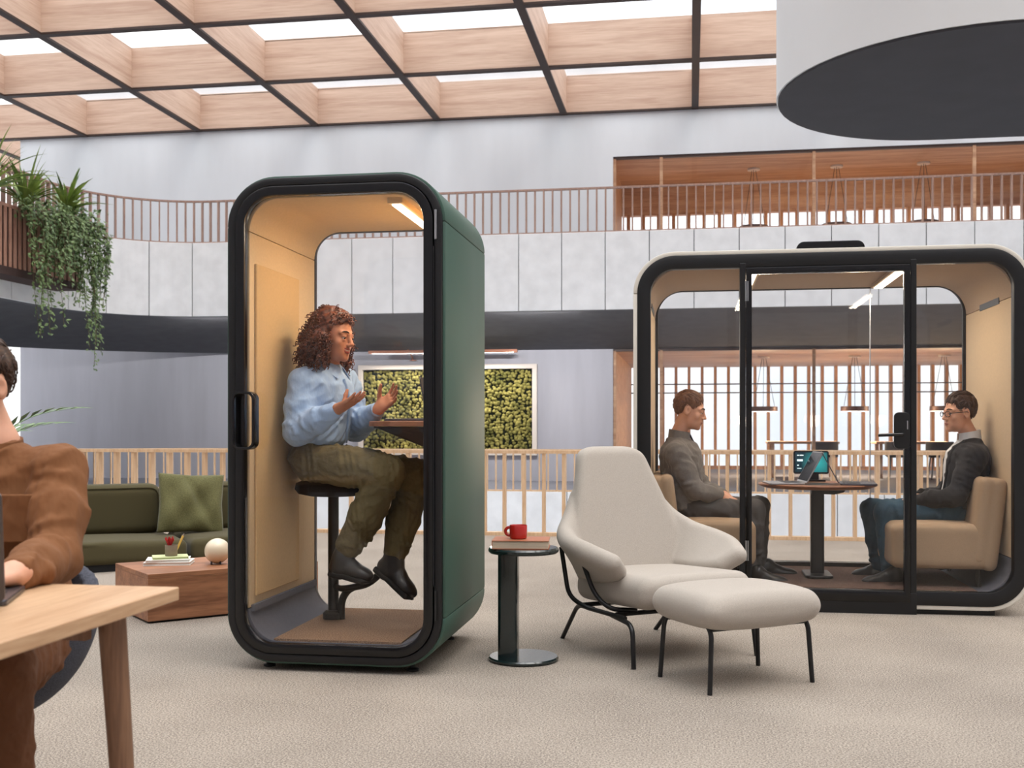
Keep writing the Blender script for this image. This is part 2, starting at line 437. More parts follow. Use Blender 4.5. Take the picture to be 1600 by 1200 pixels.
# drum over the meeting booth
def stadium(u0, u1, vc, r, n=28):
    pts = []
    for k in range(n+1):
        a = math.pi/2+math.pi*k/n; pts.append((u0+r+r*math.cos(a), vc+r*math.sin(a)))
    for k in range(n+1):
        a = -math.pi/2+math.pi*k/n; pts.append((u1-r+r*math.cos(a), vc+r*math.sin(a)))
    return pts
DZ = 5.1
dr = empty('ceiling_drum', W(4.4, 13.6, DZ), -TH, 'large pale rounded plaster volume hanging from ceiling with dark underside', 'ceiling volume')
st = [(a-4.4, b-13.6) for a, b in stadium(1.04, 14, 13.81, 2.28)]
part('shell', MB().prism(st, 0.03, ZC+0.3-DZ), M['drum'], dr, smooth=True)
st2 = [(a-4.4, b-13.6) for a, b in stadium(1.06, 13.98, 13.81, 2.26)]
part('underside', MB().prism(st2, 0.0, 0.05), M['drum_under'], dr, smooth=True)

# railings ----------------------------------------------------------
def railing(name, label, path, z0, h, step, wid, dep, m, rail_h=0.05, rail_d=0.07, group=None, foot=0.0, base_rail=True):
    L = arc_lengths(path); (u0, v0), _ = at_len(path, L, L[-1]/2)
    root = empty(name, W(u0, v0, z0), -TH, label, 'railing', group)
    def sweep(za, zb, d):
        mb = MB(); rings = []
        for k, p in enumerate(path):
            _, a = at_len(path, L, min(L[k]+1e-4, L[-1]-1e-4)); nx, ny = -math.sin(a)*d/2, math.cos(a)*d/2
            x, y = p[0]-u0, p[1]-v0
            rings.append([(x-nx,y-ny,za),(x-nx,y-ny,zb),(x+nx,y+ny,zb),(x+nx,y+ny,za)])
        return mb.loft(rings)
    part('handrail', sweep(h-rail_h, h, rail_d), m, root)
    if base_rail: part('bottom_rail', sweep(0.0, 0.035, rail_d), m, root)
    me = MB().box(-wid/2, wid/2, -dep/2, dep/2, -foot if foot else 0.03, h-rail_h+0.005).mesh('baluster')
    n = int(L[-1]/step)
    for k in range(n+1):
        (u, v), a = at_len(path, L, k*step+0.02)
        part('baluster', me, m, root, (u-u0, v-v0, 0), a)
    return root

railing('gallery_railing', 'rosy timber railing curving along the upper gallery', fas_path(0.1, 14.0, 12.5, 0.10), ZU, 1.02, 0.2, 0.032, 0.09, M['rail_far'], 0.04, 0.08, 'gallery railings')
railing('gallery_railing', 'thin pale timber railing across the void on the opposite gallery', fas_path(0.1, 21.5, 12.5, 0.10), ZF, 0.96, 0.2, 0.032, 0.05, M['rail_wood'], 0.04, 0.08, 'gallery railings')
npath = [(-9.0+0.1*k, VNEAR) for k in range(190)]
railing('near_railing', 'ash timber railing with broad flat posts along the near floor edge', npath, 0.0, 0.87, 0.203, 0.032, 0.075, M['rail_wood'], 0.035, 0.09, None)

# timber rooms ------------------------------------------------------
def timber_room(k, z0, z1, v1, zb, label, lamp):
    mb = MB(); mb.box(UREC-0.25, UREC, VW+0.001, v1, z0, z1+0.25)
    struct('wall_side', mb, M['room_wood'], 'oak-lined end wall of the '+label, 'wall')
    mb = MB(); mb.box(UREC-0.25, 16, VW+0.4, v1+0.3, z1, z1+0.25)
    struct('ceiling', mb, M['room_wood'], 'oak-lined ceiling of the '+label, 'ceiling')
    if zb < z1:
        struct('wall_rear', MB().box(UREC, 16, v1, v1+0.25, zb, z1), M['room_wood'], 'oak bulkhead at the rear of the '+label, 'wall')
    # slatted window
    root = struct('window_%d' % k, MB().box(UREC, 16, v1+0.02, v1+0.3, z0, z0+0.12), M['slat_wood'], 'bright slatted window wall of the '+label, 'window')
    me = MB().box(-0.05, 0.05, -0.12, 0.12, z0+0.12, zb).mesh('slat')
    n = int((16-UREC)/0.45)
    for i in range(n+1): part('slat', me, M['slat_wood'], root, (UREC+0.2+0.45*i, v1-0.05, 0))
    part('pane', MB().box(UREC, 16, v1+0.18, v1+0.2, z0+0.12, zb), M['skyglass'], root)
    for z in ((z0+2.65, z0+2.95) if zb > z0+3 else ()):
        part('crossbar', MB().box(UREC, 16, v1-0.30, v1-0.26, z-0.02, z+0.02), M['thin_steel'], root)
    # front glazing mullions
    root = struct('window_%d' % (k+2), MB().box(UREC, 16, VW+0.03, VW+0.13, z1-0.07, z1), M['thin_steel'], 'thin glazed front of the '+label, 'window')
    mm = MB().box(-0.04, 0.04, VW+0.03, VW+0.11, z0, z1-0.05).mesh('mullion')
    for u in (UREC+0.04, -0.77, 3.18, 7.15, 11.1, 15.05): part('mullion', mm, M['room_wood'], root, (u, 0, 0))
    for i, (a, b) in enumerate(zip((UREC, -0.77, 3.18, 7.15, 11.1), (-0.77, 3.18, 7.15, 11.1, 15.05))):
        part('pane', MB().box(a+0.04, b-0.04, VW+0.06, VW+0.075, z0+0.02, z1-0.06), M['glass'], root)

timber_room(1, ZF, 3.21, 39.0, 3.21, 'lower timber room', 0)
timber_room(2, ZU, 8.36, 33.5, 7.5, 'upper timber room', 0)
# ------------------------------------------------------------------ soft shapes: signed distance fields meshed by surface nets
class SDF:
    def __init__(s, lo, hi, h):
        s.lo = np.array(lo, float); s.h = h
        s.n = np.maximum(np.ceil((np.array(hi, float)-s.lo)/h).astype(int)+1, 4)
        s.d = np.full(tuple(s.n), 0.06, np.float32)
    def _sub(s, lo, hi, pad):
        a = np.clip(np.floor((np.array(lo)-pad-s.lo)/s.h).astype(int), 0, s.n-1)
        b = np.clip(np.ceil((np.array(hi)+pad-s.lo)/s.h).astype(int)+1, 1, s.n)
        if np.any(b-a < 1): return None
        sl = tuple(slice(i, j) for i, j in zip(a, b))
        ax = [(s.lo[k]+s.h*np.arange(a[k], b[k])).astype(np.float32) for k in range(3)]
        return sl, ax[0][:,None,None], ax[1][None,:,None], ax[2][None,None,:]
    def _comb(s, sl, e, k, op):
        a = s.d[sl]
        if op == 'sub':
            e = -e
            hh = np.maximum(k-np.abs(a-e), 0)/max(k, 1e-6); s.d[sl] = np.maximum(a, e)+hh*hh*k*0.25
        else:
            hh = np.maximum(k-np.abs(a-e), 0)/max(k, 1e-6); s.d[sl] = np.minimum(a, e)-hh*hh*k*0.25
    def cone(s, a, b, ra, rb, k=0.02, op='add', flat=False):
        a = np.array(a, float); b = np.array(b, float); r = max(ra, rb)
        q = s._sub(np.minimum(a, b)-r, np.maximum(a, b)+r, k+2*s.h+0.01)
        if q is None: return s
        sl, x, y, z = q
        ab = b-a; L2 = float(ab@ab)+1e-12
        t = ((x-a[0])*ab[0]+(y-a[1])*ab[1]+(z-a[2])*ab[2])/L2
        tc = np.clip(t, 0, 1)
        dx, dy, dz = x-a[0]-tc*ab[0], y-a[1]-tc*ab[1], z-a[2]-tc*ab[2]
        e = np.sqrt(dx*dx+dy*dy+dz*dz)-(ra+(rb-ra)*tc)
        if flat:
            L = math.sqrt(L2); dx, dy, dz = x-a[0]-t*ab[0], y-a[1]-t*ab[1], z-a[2]-t*ab[2]
            er = np.sqrt(dx*dx+dy*dy+dz*dz)-(ra+(rb-ra)*tc); e = np.maximum(er, (np.abs(t-0.5)-0.5)*L)
        s._comb(sl, e.astype(np.float32), k, op); return s
    def chain(s, pts, rs, k=0.02, op='add'):
        for i in range(len(pts)-1): s.cone(pts[i], pts[i+1], rs[i], rs[i+1], k, op)
        return s
    def ell(s, c, r, R=None, k=0.02, op='add'):
        c = np.array(c, float); r = np.array(r, float); m = r.max()
        q = s._sub(c-m, c+m, k+2*s.h+0.01)
        if q is None: return s
        sl, x, y, z = q
        px_, py_, pz_ = x-c[0], y-c[1], z-c[2]
        if R is not None:   # columns of R are the local axes
            R = np.array(R, float)
            px_, py_, pz_ = (px_*R[0,i]+py_*R[1,i]+pz_*R[2,i] for i in range(3))
        k0 = np.sqrt((px_/r[0])**2+(py_/r[1])**2+(pz_/r[2])**2)
        k1 = np.sqrt((px_/r[0]**2)**2+(py_/r[1]**2)**2+(pz_/r[2]**2)**2)+1e-9
        s._comb(sl, (k0*(k0-1)/k1).astype(np.float32), k, op); return s
    def rbox(s, c, half, rad, R=None, k=0.01, op='add'):
        c = np.array(c, float); half = np.array(half, float); m = float(np.linalg.norm(half))
        q = s._sub(c-m, c+m, k+2*s.h)
        if q is None: return s
        sl, x, y, z = q
        p = [x-c[0], y-c[1], z-c[2]]
        if R is not None:
            R = np.array(R, float); p = [p[0]*R[0,i]+p[1]*R[1,i]+p[2]*R[2,i] for i in range(3)]
        qs = [np.abs(p[i])-half[i]+rad for i in range(3)]
        out = np.sqrt(sum(np.maximum(t, 0)**2 for t in qs))
        ins = np.minimum(np.maximum(np.maximum(qs[0], qs[1]), qs[2]), 0)
        s._comb(sl, (out+ins-rad).astype(np.float32), k, op); return s
    def fn(s, f, lo, hi, k=0.02, op='add'):
        q = s._sub(lo, hi, k+2*s.h)
        if q is None: return s
        sl, x, y, z = q
        s._comb(sl, np.broadcast_to(f(x, y, z), s.d[sl].shape).astype(np.float32), k, op); return s
    def warp(s, f):
        """add a displacement f(x,y,z) to the field"""
        x, y, z = [(s.lo[k]+s.h*np.arange(s.n[k])).astype(np.float32) for k in range(3)]
        s.d += f(x[:,None,None], y[None,:,None], z[None,None,:]).astype(np.float32); return s
    def mesh(s, name, smooth_iter=1):
        d = s.d; n = d.shape
        d = np.pad(d, 1, constant_values=0.06); n = d.shape
        ins = d < 0
        cc = [ins[i:n[0]-1+i, j:n[1]-1+j, k:n[2]-1+k] for i in (0,1) for j in (0,1) for k in (0,1)]
        tot = sum(c.astype(np.int8) for c in cc)
        act = (tot > 0) & (tot < 8)
        idx = np.argwhere(act)
        vid = np.full(act.shape, -1, np.int64); vid[act] = np.arange(len(idx))
        acc = np.zeros((len(idx), 3)); cnt = np.zeros(len(idx))
        off = [(i,j,k) for i in (0,1) for j in (0,1) for k in (0,1)]
        val = {o: d[idx[:,0]+o[0], idx[:,1]+o[1], idx[:,2]+o[2]].astype(float) for o in off}
        for o in off:
            for ax in range(3):
                if o[ax]: continue
                p = list(o); p[ax] = 1; p = tuple(p)
                a, b = val[o], val[p]; m = (a < 0) != (b < 0)
                t = np.where(m, a/np.where(m, a-b, 1), 0)
                pt = np.tile(np.array(o, float), (len(idx), 1)); pt[:,ax] += t
                acc[m] += pt[m]; cnt[m] += 1
        V = (idx+acc/cnt[:,None]-1)*s.h+s.lo
        F = []
        for ax in range(3):
            sl0 = [slice(1, n[i]-1) for i in range(3)]; sl0[ax] = slice(0, n[ax]-1)
            sl1 = list(sl0); sl1[ax] = slice(1, n[ax])
            a = ins[tuple(sl0)]; b = ins[tuple(sl1)]
            for flag, cond in ((0, a & ~b), (1, ~a & b)):
                e = np.argwhere(cond)
                if not len(e): continue
                e = e+np.array([0 if i == ax else 1 for i in range(3)])
                o1, o2 = [i for i in range(3) if i != ax]
                def cell(p, q):
                    g = e.copy(); g[:,o1] -= p; g[:,o2] -= q
                    return vid[g[:,0], g[:,1], g[:,2]]
                quad = np.stack([cell(1,1), cell(0,1), cell(0,0), cell(1,0)], 1)
                if (flag == 1) != (ax == 1): quad = quad[:, ::-1]
                F.append(quad)
        F = np.concatenate(F) if F else np.zeros((0,4), int)
        F = F[(F >= 0).all(1)]
        for _ in range(smooth_iter):          # light laplacian smoothing
            S = np.zeros_like(V); C = np.zeros(len(V))
            for i in range(4):
                a, b = F[:,i], F[:,(i+1)%4]
                np.add.at(S, a, V[b]); np.add.at(C, a, 1); np.add.at(S, b, V[a]); np.add.at(C, b, 1)
            V = V*0.5+S/np.maximum(C, 1)[:,None]*0.5
        me = bpy.data.meshes.new(name)
        me.vertices.add(len(V)); me.vertices.foreach_set('co', V.astype(np.float32).ravel())
        me.loops.add(F.size); me.loops.foreach_set('vertex_index', F.astype(np.int32).ravel())
        me.polygons.add(len(F)); me.polygons.foreach_set('loop_start', np.arange(0, F.size, 4, dtype=np.int32))
        me.polygons.foreach_set('use_smooth', np.ones(len(F), bool))
        me.update(); me.validate(); return me

def bez(pts, n=6, r=0.06):
    """polyline with rounded corners"""
    P = [Vector(p) for p in pts]; out = [P[0]]
    for i in range(1, len(P)-1):
        a, b, c = P[i-1], P[i], P[i+1]
        ra = min(r, (a-b).length*0.48, (c-b).length*0.48)
        p0 = b+(a-b).normalized()*ra; p1 = b+(c-b).normalized()*ra
        for k in range(n+1):
            t = k/n; out.append(p0*(1-t)**2+b*2*t*(1-t)+p1*t*t)
    out.append(P[-1]); return out

# ------------------------------------------------------------------ furniture materials
M['green'] = mat('booth_green', (62, 92, 80), 0.5, var=0.03, vscale=2, bump=0.06, bscale=300)
M['cream'] = mat('booth_cream', (222, 216, 204), 0.55)
M['felt'] = mat('beige_felt', (214, 186, 146), 0.9, var=0.04, vscale=80, bump=0.15, bscale=400)
M['felt2'] = mat('beige_felt_panel', (206, 172, 124), 0.9, var=0.04, vscale=80, bump=0.15, bscale=400)
M['cream_felt'] = mat('sand_felt', (208, 186, 156), 0.9, var=0.04, vscale=80, bump=0.15, bscale=400)
M['greige_felt'] = mat('greige_felt', (178, 156, 134), 0.9, var=0.04, vscale=80, bump=0.15, bscale=400)
M['grey_felt'] = mat('slate_felt', (92, 92, 100), 0.95, var=0.06, vscale=60)
M['booth_carpet'] = carpet_mat('brown_booth_carpet', (168, 138, 112), (128, 100, 80))
M['booth_carpet2'] = carpet_mat('umber_booth_carpet', (128, 104, 92), (94, 76, 68))
M['dark_grey'] = mat('dark_grey_metal', (48, 48, 52), 0.45)
M['led'] = emitter('led_strip', (1.0, 0.86, 0.66), 9.0)
M['oak'] = wood('desk_oak', (204, 168, 132), (180, 140, 104), 2.2, (9, 0.55, 9), 0.42, grain=0.5)
M['oak_leg'] = wood('leg_oak', (140, 104, 78), (108, 76, 56), 2.2, (9, 9, 0.5), 0.5, grain=0.5)
M['walnut'] = wood('walnut_block', (172, 118, 84), (124, 80, 54), 1.6, (0.8, 5, 7), 0.45, grain=0.4)
M['boucle'] = mat('oatmeal_wool', (176, 167, 157), 0.95, var=0.14, vscale=420, bump=0.55, bscale=420, bdist=0.002, sheen=0.15, spec=0.2)
M['bench'] = mat('tan_wool', (170, 144, 117), 0.95, var=0.08, vscale=320, bump=0.35, bscale=380, bdist=0.0015, sheen=0.1, spec=0.2)
M['olive'] = mat('olive_wool', (78, 72, 50), 0.95, var=0.12, vscale=300, bump=0.4, bscale=350, sheen=0.15, spec=0.15)
M['olive_pillow'] = mat('moss_boucle', (100, 98, 66), 0.95, var=0.18, vscale=110, bump=0.8, bscale=130, bdist=0.004, sheen=0.2, spec=0.1)
M['green_lacquer'] = mat('dark_green_lacquer', (14, 30, 31), 0.2, coat=0.5)
M['red'] = mat('red_glaze', (176, 26, 20), 0.25, coat=0.5)
M['tan_cover'] = mat('rust_book_cover', (164, 98, 66), 0.55, var=0.05, vscale=30)
M['pages'] = mat('book_pages', (196, 180, 158), 0.9, var=0.15, vscale=3, vstretch=(1,1,150))
M['white_cover'] = mat('white_cover', (226, 224, 218), 0.5)
M['mint_cover'] = mat('pale_green_cover', (196, 204, 152), 0.6)
M['ceramic'] = mat('ivory_ceramic', (224, 208, 180), 0.18, coat=0.6)
M['clay'] = mat('grey_clay', (136, 122, 108), 0.8, var=0.06, vscale=40)
M['yellow'] = mat('pencil_yellow', (226, 190, 96), 0.5)
M['redplant'] = mat('red_bristles', (176, 36, 34), 0.7)

def outline_piece(pts, i0, i1, closed=False):
    return pts[i0:i1+1]

def strip_loft(mb, outer, inner, y0, y1):
    """a bent plate: outer / inner outlines of equal length, between y0 and y1"""
    return mb.loft([[(o[0], y0, o[1]), (o[0], y1, o[1]), (i[0], y1, i[1]), (i[0], y0, i[1])] for o, i in zip(outer, inner)])

def ring_part(name, m, parent, o, i, y0, y1, bevel=0.004, **kw):
    """closed frame ring between outlines o and i"""
    mb = MB(); n = len(o)
    vs = [(a, y, b) for pts in (o, i) for y in (y0, y1) for a, b in pts]
    fs = []
    for k in range(n):
        l = (k+1) % n
        fs += [(k, l, n+l, n+k), (2*n+l, 2*n+k, 3*n+k, 3*n+l), (l, k, 2*n+k, 2*n+l), (n+k, n+l, 3*n+l, 3*n+k)]
    mb.add(vs, fs)
    return part(name, mb, m, parent, bevel=bevel, seg=2, angle=60, smooth=True, **kw)

def outl(hw, z0, z1, r, ins, n=12):
    return rrect(-hw+ins, hw-ins, z0+ins, z1-ins, max(r-ins, 0.03), n)

def shell(parent, hw, z0, z1, r, depth, th, m, y0=0.02, inset=0.0, names=('shell_bottom','side_panel','shell_top','side_panel'), mats=None, gap=0.0025, n=12):
    o = outl(hw, z0, z1, r, inset, n); i = outl(hw, z0, z1, r, inset+th, n)
    k = n+1
    # rrect order: bl arc, br arc, tr arc, tl arc
    segs = [list(range(0, 2*k)), [2*k-1, 2*k], list(range(2*k, 4*k)), [4*k-1, 0]]
    for nm, sg, mm in zip(names, segs, mats or [m]*4):
        oo = [o[j] for j in sg]; ii = [i[j] for j in sg]
        # open a hairline seam at the straight ends
        if len(sg) == 2:
            s0 = 1 if oo[1][1] > oo[0][1] else -1
            oo = [(oo[0][0], oo[0][1]+s0*gap), (oo[1][0], oo[1][1]-s0*gap)]; ii = [(ii[0][0], oo[0][1]), (ii[1][0], oo[1][1])]
        part(nm, strip_loft(MB(), oo, ii, y0, depth), mm, parent, bevel=0.004, seg=2, angle=50, smooth=True)

# ------------------------------------------------------------------ phone booth
def phone_booth():
    root = empty('phone_booth', W(-1.58, 4.75), -TH, 'tall dark green phone booth with glass door and black rounded frame', 'phone booth')
    hw, z0, z1, r, D = 0.51, 0.03, 2.24, 0.225, 0.97
    shell(root, hw, z0, z1, r, D-0.012, 0.03, M['green'], 0.016)
    # lining
    li = dict(th=0.02, y0=0.05, inset=0.08)
    shell(root, hw, z0, z1, r+0.015, D-0.04, 0.02, None, 0.045, 0.075, ('floor_cove', 'lining', 'ceiling_lining', 'lining'),
          [M['grey_felt'], M['felt'], M['felt'], M['felt']])
    part('acoustic_panel', MB().box(-0.4145, -0.402, 0.10, 0.66, 0.32, 1.86), M['felt2'], root, bevel=0.005)
    part('acoustic_panel', MB().box(0.402, 0.4145, 0.10, 0.66, 0.32, 1.86), M['felt2'], root, bevel=0.005)
    part('wall_trim', MB().box(-0.414, -0.398, 0.06, D-0.05, 0.255, 0.285), M['grey_felt'], root)
    part('carpet', MB().box(-0.30, 0.30, 0.05, D-0.045, 0.122, 0.136), M['booth_carpet'], root)
    # rings
    ring_part('outer_frame', M['black'], root, outl(hw, z0, z1, r, 0.012), outl(hw, z0, z1, r, 0.048), -0.008, 0.05, 0.006)
    door = ring_part('door', M['black_gloss'], root, outl(hw, z0, z1, r, 0.050), outl(hw, z0, z1, r, 0.094), -0.016, 0.03, 0.005)
    part('pane', MB().prism(outl(hw, z0, z1, r, 0.090), 0.004, 0.012, 'y'), M['glass'], door)
    ho, hi = rrect(-0.452, -0.345, 1.0, 1.262, 0.035, 6), rrect(-0.440, -0.357, 1.012, 1.25, 0.025, 6)
    ring_part('handle', M['black_gloss'], door, ho, hi, -0.075, -0.014, 0.003)
    part('hinge', MB().tube([(0.472, -0.014, 1.93), (0.472, -0.014, 2.06)], 0.006, 8), M['metal'], door)
    part('hinge', MB().tube([(0.472, -0.014, 0.25), (0.472, -0.014, 0.38)], 0.006, 8), M['black'], door)
    part('lower_panel_line', MB().box(0.462, 0.464, -0.0165, -0.010, 0.4, 1.9), M['dark_grey'], door)
    ring_part('rear_frame', M['dark_grey'], root, outl(hw, z0, z1, r, 0.032), outl(hw, z0, z1, r, 0.098), D-0.04, D-0.006, 0.004)
    part('rear_pane', MB().prism(outl(hw, z0, z1, r, 0.094), D-0.030, D-0.022, 'y'), M['glass'], root)
    # lamp
    lamp = part('ceiling_lamp', MB().box(0.220, 0.292, 0.10, 0.80, 2.118, 2.146), M['felt'], root, bevel=0.004)
    part('diffuser', MB().box(0.238, 0.276, 0.12, 0.78, 2.112, 2.120), M['led'], lamp)
    area_lamp('booth_lamp_light', (0.257, 0.45, 2.105), 0.035, 0.62, 7.5, (1.0, 0.85, 0.66), lamp)
    # fold-down desk on the right wall
    pts = [(0.408, 0.22), (0.408, 0.80), (0.20, 0.80), (0.08, 0.74), (0.03, 0.62), (0.03, 0.44), (0.08, 0.30), (0.20, 0.22)]
    pts = [(p.x, p.y) for p in bez([(a, b, 0) for a, b in pts], 4, 0.08)]
    dk = part('desk_shelf', MB().prism(pts[::-1], 1.105, 1.130), M['walnut'], root, bevel=0.004)
    part('bracket', MB().prism([(0.06, 1.104), (0.406, 1.104), (0.406, 1.0), (0.33, 1.0)], 0.40, 0.64, 'y'), M['black'], dk, bevel=0.01)
    for sx in (-0.34, 0.34):
        for sy in (0.1, 0.86):
            part('foot', MB().lathe([(0.0, 0.0), (0.028, 0.0), (0.028, 0.010), (0.012, 0.016), (0.012, 0.035), (0, 0.035)], 16, (sx, sy, 0)), M['black'], root)
    # a laptop on the shelf
    return root

def laptop(name, loc, rz, label, m, w=0.30, d=0.21, ang=105, lid_m=None, group=None):
    """open laptop: keyboard towards -y, hinge at +y"""
    root = empty(name, loc, rz, label, 'laptop', group)
    part('keyboard_base', MB().prism(rrect(-w/2, w/2, -d, 0, 0.012, 4), 0.0, 0.012), m, root, bevel=0.003)
    part('keyboard', MB().box(-w/2+0.02, w/2-0.02, -d*0.55, -0.02, 0.0115, 0.0135), M['black'], root)
    a = math.radians(ang)
    def T(p):
        x, s, t = p   # s along the lid, t normal to it
        return (x, 0.006-math.cos(a)*s+math.sin(a)*t*-1*-1*0+(-math.sin(a))*-t*0-math.sin(a)*0+0.0+t*math.sin(a), 0.012+math.sin(a)*s+t*math.cos(a))
    o = rrect(-w/2, w/2, 0.0, d, 0.012, 4)
    vs = [T((x, s_, 0.0)) for x, s_ in o]+[T((x, s_, 0.006)) for x, s_ in o]; n = len(o)
    lid = part('lid', MB().add(vs, [tuple(range(n)), tuple(range(n, 2*n))[::-1]]+[(k, n+k, n+(k+1)%n, (k+1)%n) for k in range(n)]), lid_m or m, root)
    o = rrect(-w/2+0.008, w/2-0.008, 0.012, d-0.008, 0.006, 3); n = len(o)
    part('screen', MB().add([T((x, s_, -0.001)) for x, s_ in o], [tuple(range(n))]), M['screen_dark'], lid)
    return root

M['alu'] = mat('silver_aluminium', (168, 168, 170), 0.35, metal=0.9)
M['space_grey'] = mat('grey_aluminium', (92, 92, 98), 0.35, metal=0.9)
M['screen_dark'] = mat('dark_screen', (16, 18, 24), 0.1)

phone_booth()
FB = lambda x, y, z: W(-1.58+x, 4.75+y, z)
laptop('laptop', FB(0.335, 0.5, 1.1305), -TH-math.pi/2, 'dark laptop on the shelf inside the green booth', M['space_grey'], 0.30, 0.20, 80)

# stool inside the phone booth
def stool():
    root = empty('bar_stool', FB(-0.20, 0.60, 0.136), -TH, 'black bar stool with padded seat and curved footrest inside the green booth', 'stool')
    part('seat', MB().lathe([(0, 0.615), (0.12, 0.62), (0.175, 0.632), (0.193, 0.655), (0.186, 0.685), (0.15, 0.70), (0, 0.705)], 40), M['black_fabric'], root, smooth='all')
    part('post', MB().tube([(0,0,0.0), (0,0,0.62)], 0.027, 20), M['black'], root, smooth=True)
    part('base_flange', MB().lathe([(0,0), (0.052,0), (0.052,0.03), (0.036,0.045), (0,0.045)], 24), M['black'], root, smooth=True)
    part('footrest', MB().tube(bez([(0.045,-0.01,0.0), (0.048,-0.02,0.10), (0.10,-0.05,0.165), (0.20,-0.06,0.185), (0.27,-0.05,0.25), (0.30,0.02,0.26)], 6, 0.07), 0.019, 10), M['black'], root, smooth=True)
    part('footrest', MB().tube(bez([(0.01,0.0,0.16), (0.08,-0.10,0.165), (0.16,-0.09,0.18), (0.22,-0.055,0.20)], 6, 0.05), 0.016, 10), M['black'], root, smooth=True)
M['black_fabric'] = mat('black_wool', (26, 25, 26), 0.95, var=0.1, vscale=300, bump=0.3, bscale=300)
stool()

# ------------------------------------------------------------------ meeting booth
def meeting_booth():
    root = empty('meeting_booth', W(0.806, 6.78), -TH, 'cream rimmed meeting booth with black framed glass front', 'meeting booth')
    hw, z0, z1, r, D = 1.152, 0.03, 2.17, 0.25, 1.2
    shell(root, hw, z0, z1, r, D-0.012, 0.028, M['cream'], 0.0, 0.0, ('shell_bottom','side_panel','shell_top','side_panel'))
    shell(root, hw, z0, z1, 0.30, D-0.04, 0.02, None, 0.05, 0.078, ('floor_cove', 'lining', 'ceiling_lining', 'lining'),
          [M['grey_felt'], M['cream_felt'], M['greige_felt'], M['cream_felt']])
    part('carpet', MB().box(-0.86, 0.86, 0.06, D-0.05, 0.125, 0.138), M['booth_carpet2'], root)
    ring_part('front_frame', M['black'], root, outl(hw, z0, z1, r, 0.024), outl(hw, z0, z1, r, 0.106), -0.006, 0.06, 0.006)
    for x0, x1 in ((-0.512, -0.478), (0.472, 0.506)):
        part('post', MB().box(x0, x1, -0.008, 0.06, 0.06, 2.09), M['black'], root, bevel=0.003)
    part('threshold', MB().box(-0.512, 0.506, -0.014, 0.06, 0.0, 0.125), M['black'], root, bevel=0.003)
    # fixed panes
    part('side_pane', MB().prism(rrect(-1.05, -0.505, 0.12, 2.08, [0.15, 0.01, 0.01, 0.15], 8), 0.02, 0.03, 'y'), M['glass'], root)
    part('side_pane', MB().prism(rrect(0.50, 1.05, 0.12, 2.08, [0.01, 0.15, 0.15, 0.01], 8), 0.02, 0.03, 'y'), M['glass'], root)
    # door
    door = ring_part('door', M['black_gloss'], root, rrect(-0.476, 0.470, 0.07, 2.062, 0.004, 1), rrect(-0.442, 0.436, 0.13, 2.024, 0.004, 1), -0.016, 0.03, 0.003)
    part('pane', MB().box(-0.446, 0.440, 0.004, 0.012, 0.125, 2.028), M['glass'], door)
    for z in (1.86, 0.3):
        part('hinge', MB().tube([(-0.478, -0.016, z), (-0.478, -0.016, z+0.12)], 0.006, 8), M['metal'], door)
        part('hinge', MB().tube([(-0.466, -0.018, z), (-0.466, -0.018, z+0.12)], 0.005, 8), M['metal'], door)
    hp = part('lock_plate', MB().prism(rrect(0.375, 0.465, 0.975, 1.19, 0.028, 6), -0.03, -0.012, 'y'), M['black'], door, bevel=0.003)
    part('lever', MB().tube(bez([(0.42,-0.03,1.06), (0.42,-0.065,1.06), (0.28,-0.065,1.055)], 6, 0.02), 0.010, 10), M['black_gloss'], hp, smooth=True)
    part('keyhole', MB().box(0.447, 0.453, -0.034, -0.029, 1.09, 1.14), M['metal'], hp)
    # rear
    ring_part('rear_frame', M['black'], root, outl(hw, z0, z1, r, 0.03), rrect(-1.035, 1.035, 0.165, 2.066, [0.05, 0.05, 0.17, 0.17], 12), D-0.035, D-0.006, 0.004)
    part('rear_pane', MB().prism(rrect(-1.05, 1.05, 0.15, 2.08, 0.16, 8), D-0.024, D-0.016, 'y'), M['glass'], root)
    part('pane_joint', MB().box(0.423, 0.429, D-0.028, D-0.013, 0.16, 2.07), M['metal'], root)
    part('sill_bar', MB().box(-0.95, 0.95, D-0.10, D-0.045, 0.10, 0.165), M['black'], root)
    # lamps
    for x in (-0.43, 0.45):
        lamp = part('ceiling_lamp', MB().box(x-0.045, x+0.045, 0.12, 1.02, 2.048, 2.07), M['greige_felt'], root, bevel=0.004)
        part('diffuser', MB().box(x-0.026, x+0.026, 0.14, 1.0, 2.043, 2.05), M['led'], lamp)
        area_lamp('booth_lamp_light', (x, 0.57, 2.036), 0.05, 0.84, 6.0, (1.0, 0.84, 0.66), lamp)
    # air slots at the top of the side walls
    for s in (-1, 1):
        part('air_slot', MB().box(s*1.0525-0.004, s*1.0525+0.004, 0.33, 0.78, 1.855, 1.895), M['black'], root, bevel=0.002)
    part('roof_fan', MB().prism(rrect(-0.17, 0.23, 2.16, 2.228, [0.004, 0.004, 0.045, 0.045], 6), 0.10, 0.55, 'y'), M['black_gloss'], root, bevel=0.012)
    part('base', MB().box(-0.95, 0.95, 0.03, D-0.05, 0.0, 0.036), M['black'], root)
    return root
meeting_booth()
MBP = lambda x, y, z: W(0.80+x, 6.78+y, z)

